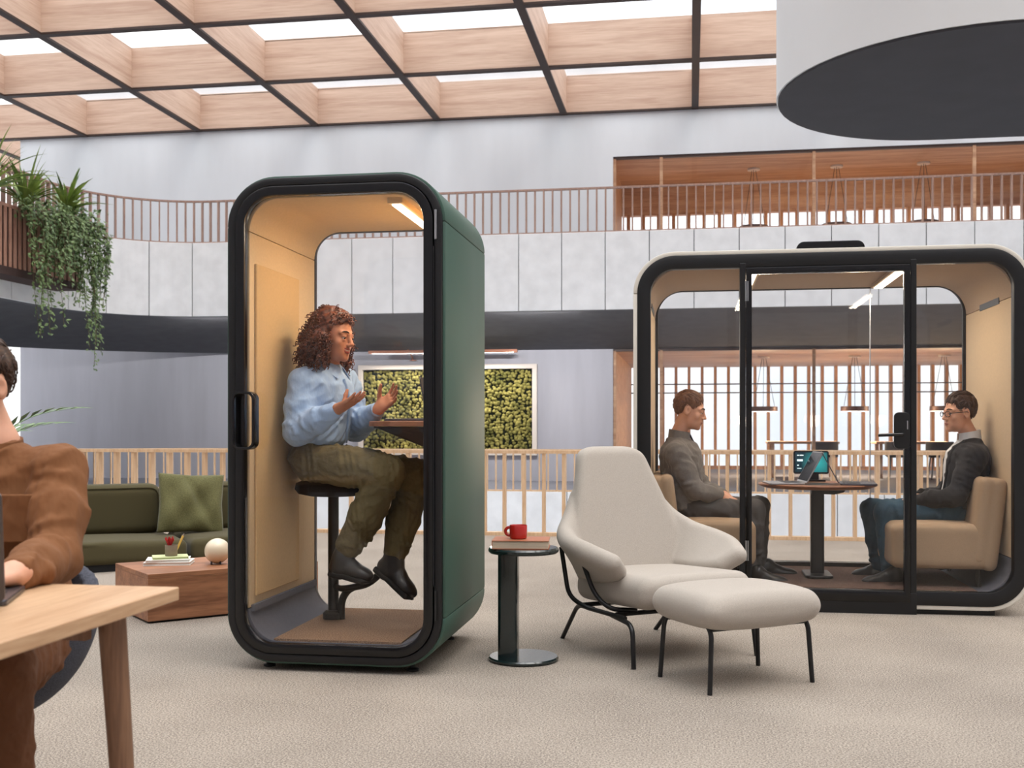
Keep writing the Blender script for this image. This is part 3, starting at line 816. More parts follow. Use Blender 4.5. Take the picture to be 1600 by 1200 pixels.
def bench(x0, s, label):
    """bench against a side wall; s = +1 wall on the right"""
    root = empty('booth_bench', MBP(x0, 0.62, 0.138), -TH, label, 'bench', 'benches in the meeting booth')
    q = SDF((-0.36, -0.52, 0.03), (0.36, 0.52, 0.75), 0.011)
    q.rbox((-s*0.05, 0, 0.245), (0.285, 0.47, 0.135), 0.045)
    q.ell((-s*0.07, 0, 0.37), (0.26, 0.44, 0.02), k=0.02)
    part('seat', q.mesh('seat'), M['bench'], root)
    q = SDF((-0.36, -0.52, 0.03), (0.36, 0.52, 0.75), 0.011)
    a = math.radians(7)*s; R = [[math.cos(a), 0, math.sin(a)], [0, 1, 0], [-math.sin(a), 0, math.cos(a)]]
    q.rbox((s*0.190, 0, 0.40), (0.045, 0.475, 0.265), 0.04, R); q.rbox((s*0.255, 0, 0.38), (0.05, 0.475, 0.28), 0.045, R, k=0.004)
    part('backrest', q.mesh('backrest'), M['bench'], root)
    for lx in (-s*0.24, s*0.18):
        for ly in (-0.38, 0.38):
            part('leg', MB().tube([(lx, ly, 0.0), (lx, ly, 0.13)], 0.016, 10), M['black'], root)
    return root
bench(0.735, 1, 'tan upholstered bench at the right wall of the meeting booth')
bench(-0.735, -1, 'tan upholstered bench at the left wall of the meeting booth')

def booth_table():
    root = empty('booth_table', MBP(0.012, 0.60, 0.138), -TH, 'round wooden table on black column inside the meeting booth', 'table')
    part('tabletop', MB().lathe([(0, 0.572), (0.33, 0.572), (0.368, 0.586), (0.375, 0.594), (0.372, 0.60), (0, 0.60)], 64), M['walnut'], root, smooth=True)
    part('column', MB().prism(rrect(-0.042, 0.042, -0.03, 0.03, 0.012, 4), 0.0, 0.56), M['black'], root, smooth=True)
    part('base', MB().prism(rrect(-0.085, 0.085, -0.16, 0.16, 0.03, 5), 0.0, 0.02), M['black'], root, bevel=0.006)
    part('bracket', MB().prism([(-0.04, 0.575), (0.18, 0.575), (0.16, 0.545), (0.10, 0.53), (-0.04, 0.535)], -0.05, 0.05, 'y'), M['black'], root)
    return root
booth_table()
laptop('laptop', MBP(-0.10, 0.52, 0.7385), -TH-math.pi/2+0.1, 'silver laptop on the booth table facing the man in grey', M['alu'], 0.31, 0.22, 118, group='laptops on the booth table')
laptop('laptop', MBP(0.14, 0.50, 0.7385), -TH+math.pi/2-0.1, 'grey laptop on the booth table facing the man in the black blazer', M['space_grey'], 0.31, 0.22, 118, M['space_grey'], group='laptops on the booth table')

def conference_display():
    root = empty('conference_display', MBP(0.0, 0.86, 0.7385), -TH, 'small teal screen on black stand at the back of the booth table', 'display')
    part('stand', MB().prism([(-0.09, -0.05), (0.09, -0.05), (0.06, 0.05), (-0.06, 0.05)], 0.0, 0.012), M['black'], root)
    part('neck', MB().box(-0.05, 0.05, -0.01, 0.03, 0.01, 0.07), M['black'], root)
    b = part('body', MB().prism(rrect(-0.115, 0.115, 0.05, 0.205, 0.014, 4), -0.012, 0.012, 'y'), M['black'], root)
    m, nt, bs, out = new_mat('teal_screen')
    tc = nt.nodes.new('ShaderNodeTexCoord'); gr = nt.nodes.new('ShaderNodeTexGradient'); gr.gradient_type = 'SPHERICAL'
    mp = nt.nodes.new('ShaderNodeMapping'); mp.inputs['Location'].default_value = (-0.4, 0, -1.1); mp.inputs['Scale'].default_value = (9, 0, 9)
    nt.links.new(tc.outputs['Object'], mp.inputs['Vector']); nt.links.new(mp.outputs[0], gr.inputs['Vector'])
    rp = nt.nodes.new('ShaderNodeValToRGB'); rp.color_ramp.elements[0].color = (0.001, 0.02, 0.03, 1); rp.color_ramp.elements[1].color = (0.03, 0.36, 0.36, 1)
    nt.links.new(gr.outputs['Fac'], rp.inputs['Fac']); nt.links.new(rp.outputs['Color'], bs.inputs['Emission Color'])
    bs.inputs['Emission Strength'].default_value = 1.0; bs.inputs['Base Color'].default_value = (0.005, 0.01, 0.012, 1); bs.inputs['Roughness'].default_value = 0.15
    part('screen', MB().box(-0.105, 0.105, -0.0135, -0.0125, 0.062, 0.195), m, b)
    w = emitter('screen_white', (0.8, 1.0, 1.0), 1.2)
    for (x0, x1, za, zb) in ((-0.092, -0.078, 0.172, 0.178), (-0.074, -0.05, 0.172, 0.178), (-0.092, -0.055, 0.135, 0.148), (-0.092, -0.08, 0.105, 0.111),
                             (-0.092, -0.064, 0.085, 0.089), (-0.012, -0.007, 0.075, 0.11), (-0.002, 0.014, 0.104, 0.109), (0.010, 0.015, 0.075, 0.104), (-0.002, 0.003, 0.075, 0.104)):
        part('screen_mark', MB().box(x0, x1, -0.0145, -0.0136, za, zb), w, b)
conference_display()

# ------------------------------------------------------------------ lounge chair and ottoman
CRZ = math.radians(25.5)
V3_ = lambda *a: np.array(a, float)
def lounge_chair():
    root = empty('lounge_chair', (0.69, 5.53, 0), CRZ, 'oatmeal wool lounge chair with tall back and winged arms on black legs', 'armchair')
    q = SDF((-0.52, -0.42, 0.22), (0.52, 0.58, 1.06), 0.009)
    zs = [0.28, 0.40, 0.50, 0.58, 0.66, 0.75, 0.85, 0.95, 1.02]; ws = [0.28, 0.33, 0.335, 0.318, 0.294, 0.264, 0.232, 0.202, 0.184]
    def back(x, y, z):
        w = np.interp(z, zs, ws); yc = 0.20+0.26*(z-0.35)+0.10*(z-0.35)**2+0.25*x*x*(-1.0)
        rad = 0.042; qx = np.abs(x)-w+rad; qy = np.abs(y-yc)*0.95-0.046+rad; qz = np.abs(z-0.645)-0.355+rad
        r2 = 0.07; cz = np.clip(z-(1.0-r2), 0, r2*0.98); qx = qx+r2-np.sqrt(r2*r2-cz*cz)
        return np.sqrt(np.maximum(qx,0)**2+np.maximum(qy,0)**2+np.maximum(qz,0)**2)+np.minimum(np.maximum(np.maximum(qx,qy),qz),0)-rad
    q.fn(back, (-0.36, 0.10, 0.26), (0.36, 0.56, 1.03), 0.02)
    for s in (-1, 1):
        T = np.array([0, .18, .36, .58, .8, 1.0]); ts = np.linspace(0, 1, 34)
        top = np.array([(.235, .335, .74), (.305, .275, .625), (.380, .195, .558), (.428, .04, .525), (.412, -.12, .498), (.362, -.245, .466)])
        low = np.array([(.20, .26, .44), (.25, .235, .41), (.285, .17, .39), (.30, .03, .388), (.296, -.09, .395), (.30, -.19, .415)])
        def smooth_curve(P):
            d = np.stack([np.interp(ts, T, P[:,i]) for i in range(3)], 1)
            for _ in range(6): d[1:-1] = (d[:-2]+2*d[1:-1]+d[2:])/4
            return d
        a_, b_ = smooth_curve(top), smooth_curve(low)
        for i in range(len(ts)):
            p0 = a_[i]*V3_(s, 1, 1); p1 = b_[i]*V3_(s, 1, 1); r = float(np.interp(ts[i], [0, .3, .75, 1], [.036, .046, .050, .044]))
            q.cone(p0, p1, r, r, 0.004 if i else 0.02)
    part('shell', q.mesh('shell', 4), M['boucle'], root)
    q = SDF((-0.40, -0.50, 0.18), (0.40, 0.34, 0.48), 0.009)
    def seat(x, y, z):
        zc = 0.315-0.05*(y+0.1)+0.012*np.cos(x*4)
        rad = 0.068; w = 0.315-0.05*np.clip(y, 0, 1)
        qx = np.abs(x)-w+rad; qy = np.abs(y+0.10)-0.345+rad; qz = np.abs(z-zc)-0.078+rad
        return np.sqrt(np.maximum(qx,0)**2+np.maximum(qy,0)**2+np.maximum(qz,0)**2)+np.minimum(np.maximum(np.maximum(qx,qy),qz),0)-rad
    q.fn(seat, (-0.36, -0.48, 0.2), (0.36, 0.3, 0.45), 0.01)
    part('seat', q.mesh('seat'), M['boucle'], root)
    R = 0.0115
    for s in (-1, 1):
        part('arm_support', MB().tube(bez([(s*0.395, 0.20, 0.50), (s*0.375, 0.16, 0.26), (s*0.335, 0.07, 0.213), (s*0.325, -0.30, 0.213)], 6, 0.06), R, 10), M['black'], root, smooth=True)
        part('arm_support', MB().tube(bez([(s*0.405, -0.02, 0.475), (s*0.37, -0.09, 0.30), (s*0.33, -0.17, 0.235), (s*0.20, -0.20, 0.228)], 6, 0.06), R, 10), M['black'], root, smooth=True)
        part('leg', MB().tube(bez([(s*0.287, 0.39, 0.0), (s*0.305, 0.19, 0.205), (s*0.31, 0.02, 0.208)], 6, 0.05), R, 10), M['black'], root, smooth=True)
        part('leg', MB().tube(bez([(s*0.347, -0.41, 0.0), (s*0.338, -0.385, 0.196), (s*0.315, -0.15, 0.208)], 6, 0.06), R, 10), M['black'], root, smooth=True)
    for y in (-0.20, 0.12):
        part('crossbar', MB().tube([(-0.315, y, 0.215), (0.315, y, 0.215)], R, 8), M['black'], root)
lounge_chair()

def ottoman():
    root = empty('ottoman', (0.975, 4.81, 0), CRZ, 'oatmeal wool footstool on thin black legs in front of lounge chair', 'ottoman')
    q = SDF((-0.37, -0.30, 0.20), (0.37, 0.30, 0.48), 0.008)
    def cush(x, y, z):
        w = 0.305; zc = 0.335; t = 0.078*(1-0.35*(np.abs(x)/0.31)**3)*(1-0.35*(np.abs(y)/0.26)**3)
        rad = 0.06; qx = np.abs(x)-0.305+rad; qy = np.abs(y)-0.235+rad; qz = np.abs(z-zc)-t-0.0+rad*0.8
        return np.sqrt(np.maximum(qx,0)**2+np.maximum(qy,0)**2+np.maximum(qz,0)**2)+np.minimum(np.maximum(np.maximum(qx,qy),qz),0)-rad
    q.fn(cush, (-0.33, -0.27, 0.22), (0.33, 0.27, 0.46), 0.01)
    part('cushion', q.mesh('cushion'), M['boucle'], root)
    R = 0.0105
    for s in (-1, 1):
        for t in (-1, 1):
            part('leg', MB().tube(bez([(s*0.268, t*0.185, 0.0), (s*0.252, t*0.175, 0.26), (s*0.250, t*0.10, 0.30), (s*0.25, 0, 0.302)], 6, 0.06), R, 10), M['black'], root, smooth=True)
    for t in (-0.15, 0.15):
        part('crossbar', MB().tube([(-0.253, t*1.1, 0.262), (0.253, t*1.1, 0.262)], R*0.8, 8), M['black'], root)
ottoman()

# ------------------------------------------------------------------ side table, book, mug
def side_table():
    root = empty('side_table', (0.055, 5.22, 0), -TH, 'small round dark green lacquered side table beside the green booth', 'side table')
    part('tabletop', MB().lathe([(0, 0.508), (0.160, 0.508), (0.167, 0.516), (0.167, 0.526), (0.160, 0.534), (0, 0.534)], 56), M['green_lacquer'], root, smooth=True)
    part('column', MB().prism(rrect(-0.118, -0.026, -0.05, 0.05, 0.02, 6), 0.018, 0.51), M['green_lacquer'], root, smooth=True)
    part('base', MB().lathe([(0, 0.0), (0.160, 0.0), (0.166, 0.006), (0.166, 0.014), (0.160, 0.02), (0, 0.02)], 56), M['green_lacquer'], root, smooth=True)
side_table()

def book(name, loc, rz, w, d, t, cover, label, pages='pages', group=None, spine_left=True):
    root = empty(name, loc, rz, label, 'book', group)
    c = 0.003
    part('cover', MB().box(-w/2, w/2, -d/2, d/2, 0, c).box(-w/2, w/2, -d/2, d/2, t-c, t).box(-w/2, -w/2+c, -d/2, d/2, c, t-c), M[cover], root)
    part('pages', MB().box(-w/2+c, w/2-0.004, -d/2+0.004, d/2-0.004, c, t-c), M[pages], root)
    return root
book('book', (0.045, 5.215, 0.5345), math.radians(-4), 0.265, 0.205, 0.040, 'tan_cover', 'thick rust covered book lying on the green side table')

def mug():
    root = empty('mug', (0.03, 5.21, 0.5747), -TH, 'red glazed mug standing on the rust book', 'mug')
    part('cup', MB().lathe([(0, 0.0), (0.034, 0.0), (0.040, 0.004), (0.042, 0.02), (0.042, 0.062), (0.0405, 0.065), (0.038, 0.062), (0.037, 0.008), (0, 0.008)], 40), M['red'], root, smooth=True)
    part('handle', MB().tube([(-0.040-0.022*math.sin(a), 0.0, 0.034+0.019*math.cos(a)) for a in [math.pi*k/12 for k in range(13)]], 0.0075, 10), M['red'], root, smooth=True)
mug()

# ------------------------------------------------------------------ coffee table block and the things on it
ARZ = math.radians(35.6)
def ctp(x, y, z):
    c, s = math.cos(ARZ), math.sin(ARZ); return Vector((-2.04+x*c-y*s, 6.17+x*s+y*c, z))
ct = empty('coffee_table', ctp(0.52, 0.31, 0), ARZ, 'low solid walnut block coffee table in front of the green sofa', 'coffee table')
t_ = 0.03
part('top', MB().box(-0.52, 0.52, -0.315, 0.315, 0.25, 0.278), M['walnut'], ct, bevel=0.003)
part('side_panel', MB().box(-0.52, 0.52, -0.315, -0.29, 0.012, 0.25), M['walnut'], ct, bevel=0.002)
part('side_panel', MB().box(-0.52, 0.52, 0.29, 0.315, 0.012, 0.25), M['walnut'], ct, bevel=0.002)
part('end_panel', MB().box(-0.52, -0.495, -0.29, 0.29, 0.012, 0.25), M['walnut'], ct, bevel=0.002)
part('end_panel', MB().box(0.495, 0.52, -0.29, 0.29, 0.012, 0.25), M['walnut'], ct, bevel=0.002)
part('plinth', MB().box(-0.49, 0.49, -0.285, 0.285, 0.0, 0.03), M['black'], ct)
book('book', ctp(0.255, 0.40, 0.2785), math.radians(8), 0.27, 0.20, 0.020, 'white_cover', 'white hardcover book at the bottom of the pile on the walnut block', 'white_cover')
book('book', ctp(0.25, 0.40, 0.2988), math.radians(14), 0.25, 0.185, 0.014, 'white_cover', 'white book in the middle of the pile on the walnut block', 'white_cover')
book('notebook', ctp(0.262, 0.405, 0.3131), math.radians(20), 0.205, 0.15, 0.013, 'mint_cover', 'pale green notebook on top of the white books', 'mint_cover')
def pen_cup():
    root = empty('pen_cup', ctp(0.265, 0.395, 0.3263), 0, 'grey clay cup on the pale green notebook', 'cup')
    part('cup', MB().lathe([(0, 0), (0.034, 0), (0.036, 0.003), (0.037, 0.066), (0.034, 0.066), (0.033, 0.006), (0, 0.006)], 28), M['clay'], root, smooth=True)
    tw = empty('twig_bunch', ctp(0.255, 0.395, 0.333), 0, 'red bristly sprig standing in the grey clay cup', 'sprig')
    mb = MB(); rr = random.Random(3)
    for k in range(22):
        a = rr.uniform(0, 6.28); e = rr.uniform(0.004, 0.03)
        mb.tube([(0,0,0.0), (e*0.4*math.cos(a), e*0.4*math.sin(a), 0.06), (e*math.cos(a), e*math.sin(a), rr.uniform(0.085, 0.112))], [0.0015, 0.0018, 0.003], 4)
    part('stems', mb, M['redplant'], tw)
    pc = empty('pencil', ctp(0.285, 0.395, 0.333), 0, 'thick yellow pencil leaning in the grey clay cup', 'pencil')
    part('shaft', MB().tube([(0.0,0,0.0), (0.052,0.0,0.115)], 0.0065, 6), M['yellow'], pc)
    part('tip', MB().tube([(0.052,0.0,0.115), (0.058,0,0.128)], [0.0065, 0.001], 6), M['clay'], pc)
pen_cup()
gl = empty('globe_lamp', ctp(0.488, 0.226, 0.2785), 0, 'glossy ivory ceramic globe lamp on the walnut block', 'lamp')
part('globe', MB().sphere((0, 0, 0.079), 0.076, 40, 24), M['ceramic'], gl, smooth='all')
for k in range(3):
    a = -1.57-0.8+1.6*k/2 if k < 2 else 1.57
    a = (-2.2, -0.9, 1.57)[k]
    part('foot', MB().tube([(0.045*math.cos(a), 0.045*math.sin(a), 0.0), (0.042*math.cos(a), 0.042*math.sin(a), 0.03)], 0.006, 8), M['dark_grey'], gl)

# ------------------------------------------------------------------ sofa and cushion
SRZ = math.radians(30)
def sfp(x, y, z):
    c, s = math.cos(SRZ), math.sin(SRZ); return Vector((-3.01+x*c-y*s, 8.40+x*s+y*c, z))
def sofa():
    root = empty('sofa', sfp(0.3, 0.45, 0), SRZ, 'low olive green modular sofa in front of the railing', 'sofa')
    for x0, x1 in ((-1.55, 0.24), (0.26, 1.05)):
        w = (x1-x0)/2; c = (x0+x1)/2
        part('plinth', MB().box(c-w+0.03, c+w-0.03, -0.42, 0.42, 0.0, 0.06), M['black_fabric'], root)
        q = SDF((c-w-0.05, -0.52, 0.0), (c+w+0.05, 0.52, 0.36), 0.014)
        q.rbox((c, 0, 0.135), (w-0.004, 0.45, 0.085), 0.05); q.ell((c, -0.08, 0.215), (w*0.94, 0.38, 0.03), k=0.03)
        part('seat', q.mesh('seat'), M['olive'], root)
        q = SDF((c-w-0.06, 0.0, 0.15), (c+w+0.06, 0.62, 0.70), 0.014)
        q.rbox((c-0.03, 0.36, 0.42), (w-0.025, 0.14, 0.21), 0.085, k=0.01)
        part('backrest', q.mesh('backrest'), M['olive'], root)
        part('piping', MB().tube(bez([(c-w-0.02, 0.23, 0.60), (c+w-0.09, 0.23, 0.60), (c+w-0.06, 0.23, 0.3)], 6, 0.08), 0.006, 6), M['olive'], root)
sofa()

def pillow(name, loc, rot, w, h, t, m, label):
    root = empty(name, loc, 0, label, 'cushion'); root.rotation_euler = rot
    n = 40; vs = []; fs = []
    for side in (1, -1):
        for j in range(n+1):
            for i in range(n+1):
                a, b = i/n*2-1, j/n*2-1
                k = max(0.0, (1-abs(a)**2.6))*max(0.0, (1-abs(b)**2.6))
                wr = 0.012*math.sin(7*a+3*b+2)*k+0.016*math.sin(4*b-5*a)*k-0.03*math.exp(-((a-0.25+0.5*b)**2)*30)*k
                pin = 1-0.06*(1-abs(a))*(abs(b)**3)-0.0
                pin2 = 1-0.06*(1-abs(b))*(abs(a)**3)
                vs.append((a*w/2*pin2, side*(t/2*k**0.55+wr), b*h/2*pin))
    m1 = (n+1)**2
    for s in (0, 1):
        for j in range(n):
            for i in range(n):
                p = s*m1+j*(n+1)+i; f = (p, p+1, p+n+2, p+n+1)
                fs.append(f if s else f[::-1])
    part('cover', MB().add(vs, fs), m, root, smooth='all', weld=True)
    return root
pillow('sofa_cushion', sfp(0.66, 0.42, 0.475), (math.radians(-16), math.radians(3), SRZ-0.12), 0.53, 0.50, 0.17, M['olive_pillow'], 'square moss green boucle cushion leaning on the sofa')

# ------------------------------------------------------------------ desk in the foreground with laptop and chair
dk = empty('desk', W(-1.94, 1.95, 0), -TH, 'oak desk with angled legs in the left foreground', 'desk')
part('desktop', MB().box(-0.8, 0.8, -0.40, 0.388, 0.71, 0.74), M['oak'], dk, bevel=0.003)
for sx in (-1, 1):
    for sy in (-1, 1):
        part('leg', MB().tube([(sx*0.70, sy*0.29-0.02, 0.71), (sx*0.728, sy*0.33-0.02, 0.0)], [0.030, 0.022], 20), M['oak_leg'], dk, smooth=True)
part('apron', MB().box(-0.68, 0.68, 0.20, 0.225, 0.65, 0.71), M['oak_leg'], dk)
# ------------------------------------------------------------------ far gallery: moss picture, picture light, pendants, tables and chairs
M['frame_white'] = mat('bleached_frame', (226, 216, 206), 0.6)
M['moss'] = mat('reindeer_moss', (176, 166, 92), 0.95, col2=(92, 92, 42), vscale=2.2, detail=3)
M['moss_back'] = mat('moss_ground', (26, 30, 16), 1.0)
M['copper'] = mat('copper_bar', (176, 122, 98), 0.45, metal=0.4)
M['dark_fabric'] = mat('charcoal_chair_fabric', (46, 48, 54), 0.9)
M['pendant'] = mat('bronze_ring', (92, 66, 56), 0.45, metal=0.3)
mp_ = empty('moss_picture', W(-6.59, VW, 0.343), -TH, 'large green moss picture in a pale frame on the gallery wall', 'picture')
for nm, b in (('frame_rail', (-2.5, 2.5, 2.35, 2.48)), ('frame_rail', (-2.5, 2.5, 0.0, 0.13)), ('frame_stile', (-2.5, -2.37, 0.13, 2.35)), ('frame_stile', (2.37, 2.5, 0.13, 2.35))):
    part(nm, MB().box(b[0], b[1], -0.16, -0.01, b[2], b[3]), M['frame_white'], mp_, bevel=0.008, seg=1)
part('backing', MB().box(-2.37, 2.37, -0.03, -0.012, 0.13, 2.35), M['moss_back'], mp_)
def moss():
    rr = random.Random(5)
    bm = bmesh.new(); bmesh.ops.create_icosphere(bm, subdivisions=1, radius=1.0)
    vs = [v.co.copy() for v in bm.verts]; fs = [[v.index for v in f.verts] for f in bm.faces]; bm.free()
    mb = MB()
    for j in range(27):
        for i in range(56):
            x = -2.34+(i+rr.random())*4.68/56; z = 0.16+(j+rr.random())*2.16/27; r = rr.uniform(0.036, 0.066); y = -0.035-rr.uniform(0, 0.05)
            q = rr.uniform(0.8, 1.2)
            mb.add([(x+v.x*r*q, y+v.y*r, z+v.z*r/q) for v in vs], fs)
    return mb
part('moss', moss(), M['moss'], mp_, kind='stuff', smooth='all')

pl = empty('picture_light', W(-6.6, VW, 2.9), -TH, 'long copper picture light bar above the moss picture', 'picture light')
part('bar', MB().box(-2.05, 2.05, -0.66, -0.56, 0.20, 0.29), M['copper'], pl, bevel=0.01)
for x in (-0.95, 0.95):
    part('arm', MB().tube(bez([(x, -0.02, 0.05), (x, -0.30, 0.22), (x, -0.61, 0.31), (x, -0.61, 0.24)], 5, 0.1), 0.022, 8), M['copper'], pl)
    part('wall_plate', MB().lathe([(0,0), (0.09, 0), (0.09, 0.02), (0, 0.02)], 20, (x, -0.03, 0.04)), M['copper'], pl)
area_lamp('picture_light_glow', (0, -0.60, 0.19), 3.9, 0.08, 190.0, (1.0, 0.93, 0.84), pl, (math.radians(-32), 0, 0))

M['fill_case'] = M['planter_dark'] if 'planter_dark' in M else M['black']
def wall_fill(u, w, label):  # added fill light, hidden behind the parapet lip to brighten the gallery wall
    root = empty('wall_fill', W(u, 25.12, 3.87), -TH, label, 'fill light', 'added fill lights hidden under the gallery')
    part('housing', MB().box(-w/2, w/2, -0.05, 0.0, -0.06, 0.04), M['soffit'], root)
    part('stem', MB().box(-0.02, 0.02, -0.04, -0.01, 0.0, 0.12), M['soffit'], root)
    area_lamp('wall_fill_light', (0, 0.012, -0.01), w*0.95, 0.08, 105.0*w, (1.0, 0.98, 0.98), root, (math.radians(64), 0, 0))
for u, lab in ((-16.5, 'added fill light hidden under the gallery soffit, far left'), (-12.6, 'added fill light hidden under the gallery soffit above the sofa'), (-3.6, 'added fill light hidden under the gallery soffit right of the green booth')):
    wall_fill(u, 3.4 if u < -5 else 2.0, lab)

M['glow'] = emitter('pendant_glow', (1.0, 0.93, 0.85), 3.0)
def pendant(u, v, zc, z, label):
    root = empty('pendant_lamp', W(u, v, z), -TH, label, 'pendant lamp', 'ring pendant lamps')
    part('ring', MB().lathe([(0.30, 0.0), (0.40, 0.0), (0.40, 0.14), (0.30, 0.14), (0.30, 0.0)], 32), M['pendant'], root, smooth=True)
    part('glow_ring', MB().lathe([(0.315, -0.012), (0.385, -0.012), (0.385, -0.001), (0.315, -0.001), (0.315, -0.012)], 32), M['glow'], root)
    part('ceiling_rose', MB().lathe([(0, zc-z-0.05), (0.17, zc-z-0.05), (0.17, zc-z-0.002), (0, zc-z-0.002)], 24), M['frame_white'], root)
    for k in range(3):
        a = 0.4+2.094*k
        part('cable', MB().tube([(0.35*math.cos(a), 0.35*math.sin(a), 0.13), (0.06*math.cos(a), 0.06*math.sin(a), zc-z-0.04)], 0.008, 5), M['dark_grey'], root)
    d = bpy.data.lights.new('pendant_light', 'POINT'); d.energy = 330 if z < 3 else 80; d.color = (1.0, 0.76, 0.50); d.shadow_soft_size = 0.3
    o = bpy.data.objects.new('pendant_light', d); COL.objects.link(o); o.parent = root; o.location = (0, 0, -0.15)
for u, lab in ((2.15, 'left ring pendant in the lower timber room'), (4.75, 'middle ring pendant in the lower timber room'), (7.25, 'right ring pendant in the lower timber room, beside the glasses of the seated man')):
    pendant(u, 33.5, 3.21, 1.58, lab)
for u, lab in ((1.75, 'leftmost dark ring pendant in the upper timber room'), (4.0, 'middle dark ring pendant in the upper timber room'), (6.3, 'rightmost dark ring pendant in the upper timber room')):
    pendant(u, 31.6, 8.36, 6.6, lab)

def far_table(u, v, label):
    root = empty('meeting_table', W(u, v, ZF), -TH, label, 'table', 'tables in the lower timber room')
    part('tabletop', MB().box(-1.0, 1.0, -0.5, 0.5, 0.98, 1.05), M['room_wood'], root, bevel=0.01, seg=1)
    for x in (-0.85, 0.85):
        for y in (-0.38, 0.38): part('leg', MB().box(x-0.04, x+0.04, y-0.04, y+0.04, 0, 0.98), M['room_wood'], root)
def far_chair(u, v, rz, label, proto=[]):
    if not proto:
        root = empty('bar_chair', W(u, v, ZF), rz, label, 'chair', 'dark chairs in the lower timber room')
        q = SDF((-0.45, -0.45, 0.5), (0.45, 0.45, 1.15), 0.025)
        q.rbox((0, 0, 0.66), (0.32, 0.32, 0.05), 0.045)
        q.fn(lambda x, y, z: np.maximum(np.maximum(np.abs(np.sqrt(x*x+(y+0.0)**2)-0.33)-0.04, np.abs(z-0.86)-0.2+0.12*np.clip(-y, 0, 1)), -y-0.12), (-0.42, -0.2, 0.6), (0.42, 0.42, 1.1), 0.03)
        part('shell', q.mesh('shell'), M['dark_fabric'], root)
        for x in (-0.26, 0.26):
            for y in (-0.24, 0.24): part('leg', MB().tube([(x, y, 0.0), (x*0.8, y*0.8, 0.63)], 0.02, 6), M['black'], root)
        proto.append(root); return root
    c = copy_tree(proto[0]); c.location = W(u, v, ZF); c.rotation_euler = (0, 0, rz); c['label'] = label; return c
far_table(3.2, 33.0, 'oak table in the lower timber room, behind the conference screen')
far_table(6.2, 33.0, 'oak table in the lower timber room, behind the booth door handle')
far_chair(3.75, 32.2, math.pi-TH+0.1, 'dark tub chair in the timber room, just right of the teal screen')
far_chair(5.75, 32.2, math.pi-TH-0.1, 'dark tub chair in the timber room, left of the booth door handle')
far_chair(6.85, 32.2, math.pi-TH, 'dark tub chair in the timber room, right of the booth door post')

# ------------------------------------------------------------------ planter with hanging ivy on the left gallery
M['terracotta'] = wood('planter_slat_wood', (182, 140, 120), (142, 100, 84), 3, (10, 10, 0.8), 0.6)
M['planter_dark'] = mat('planter_base', (58, 38, 34), 0.7)
M['ivy'] = mat('ivy_leaf', (124, 148, 92), 0.5, col2=(64, 88, 50), vscale=5.0, detail=2)
M['grass_leaf'] = mat('strap_leaf', (158, 178, 84), 0.5, col2=(64, 94, 50), vscale=1.6, detail=2)
M['stem'] = mat('vine_stem', (92, 82, 56), 0.8)
PV0, PV1 = 16.5, 22.3
plr = empty('planter', W(-13.45, 19.4, 4.15), -TH, 'slatted rosy timber planter hung outside the upper gallery railing', 'planter')
part('trough', MB().box(-0.27, 0.23, PV0-19.4+0.03, PV1-19.4-0.03, 0.08, 1.28), M['planter_dark'], plr)
part('base_board', MB().box(-0.30, 0.27, PV0-19.4, PV1-19.4, -0.06, 0.10), M['planter_dark'], plr)
part('rim', MB().box(-0.30, 0.27, PV0-19.4, PV1-19.4, 1.27, 1.33), M['terracotta'], plr)
ms = MB().box(-0.012, 0.012, -0.045, 0.045, 0.08, 1.28).mesh('slat')
for k in range(int((PV1-PV0)/0.16)): part('slat', ms, M['terracotta'], plr, (0.25, PV0-19.4+0.1+0.16*k, 0))
ms2 = MB().box(-0.045, 0.045, -0.012, 0.012, 0.08, 1.28).mesh('slat')
for k in range(4): part('slat', ms2, M['terracotta'], plr, (-0.22+0.14*k, PV1-19.4, 0))

def leaf(mb, p, d, n, L, w):
    """a small folded pointed leaf"""
    d = d.normalized(); s = d.cross(n).normalized() if d.cross(n).length > 1e-4 else d.orthogonal().normalized(); nn = s.cross(d)
    mb.add([p, p+d*L*0.45+s*w-nn*w*0.3, p+d*L-nn*L*0.15, p+d*L*0.45-s*w-nn*w*0.3, p+d*L*0.5+nn*0.0], [(0, 1, 4), (1, 2, 4), (2, 3, 4), (3, 0, 4)])

def strap_plant(u, v, z, n, L, label, seed, wid=0.05, group='spiky plants in the gallery planter'):
    rr = random.Random(seed)
    root = empty('strap_leaf_plant', W(u, v, z), -TH, label, 'plant', group)
    for k in range(n):
        a = rr.uniform(0, 6.283); l = L*rr.uniform(0.6, 1.1); lean = rr.uniform(0.25, 1.0); w = wid*rr.uniform(0.7, 1.2)
        c, s_ = math.cos(a), math.sin(a); pts = []
        for q in range(7):
            t = q/6; r = l*lean*t*(0.6+0.4*t); h = l*(t*(1.15-lean*0.35)-0.55*lean*t*t)
            pts.append((c*r, s_*r, h, w*(1-t**2)*(0.5+1.2*min(t*3, 0.5))))
        mb = MB(); vs = []
        for x, y, h, ww in pts: vs += [(x-s_*ww, y+c*ww, h+ww*0.4), (x, y, h), (x+s_*ww, y-c*ww, h+ww*0.4)]
        fs = []
        for q in range(6):
            b = q*3; fs += [(b, b+1, b+4, b+3), (b+1, b+2, b+5, b+4)]
        part('leaf', mb.add(vs, fs), M['grass_leaf'], root)
    return root
strap_plant(-13.3, 19.2, 5.50, 56, 1.6, 'bright spiky plant at the far left of the gallery planter', 1)
strap_plant(-13.25, 20.4, 5.50, 44, 1.35, 'spiky plant in the middle of the gallery planter', 2)
strap_plant(-13.2, 21.8, 5.60, 44, 1.3, 'spiky plant near the corner end of the gallery planter', 4)

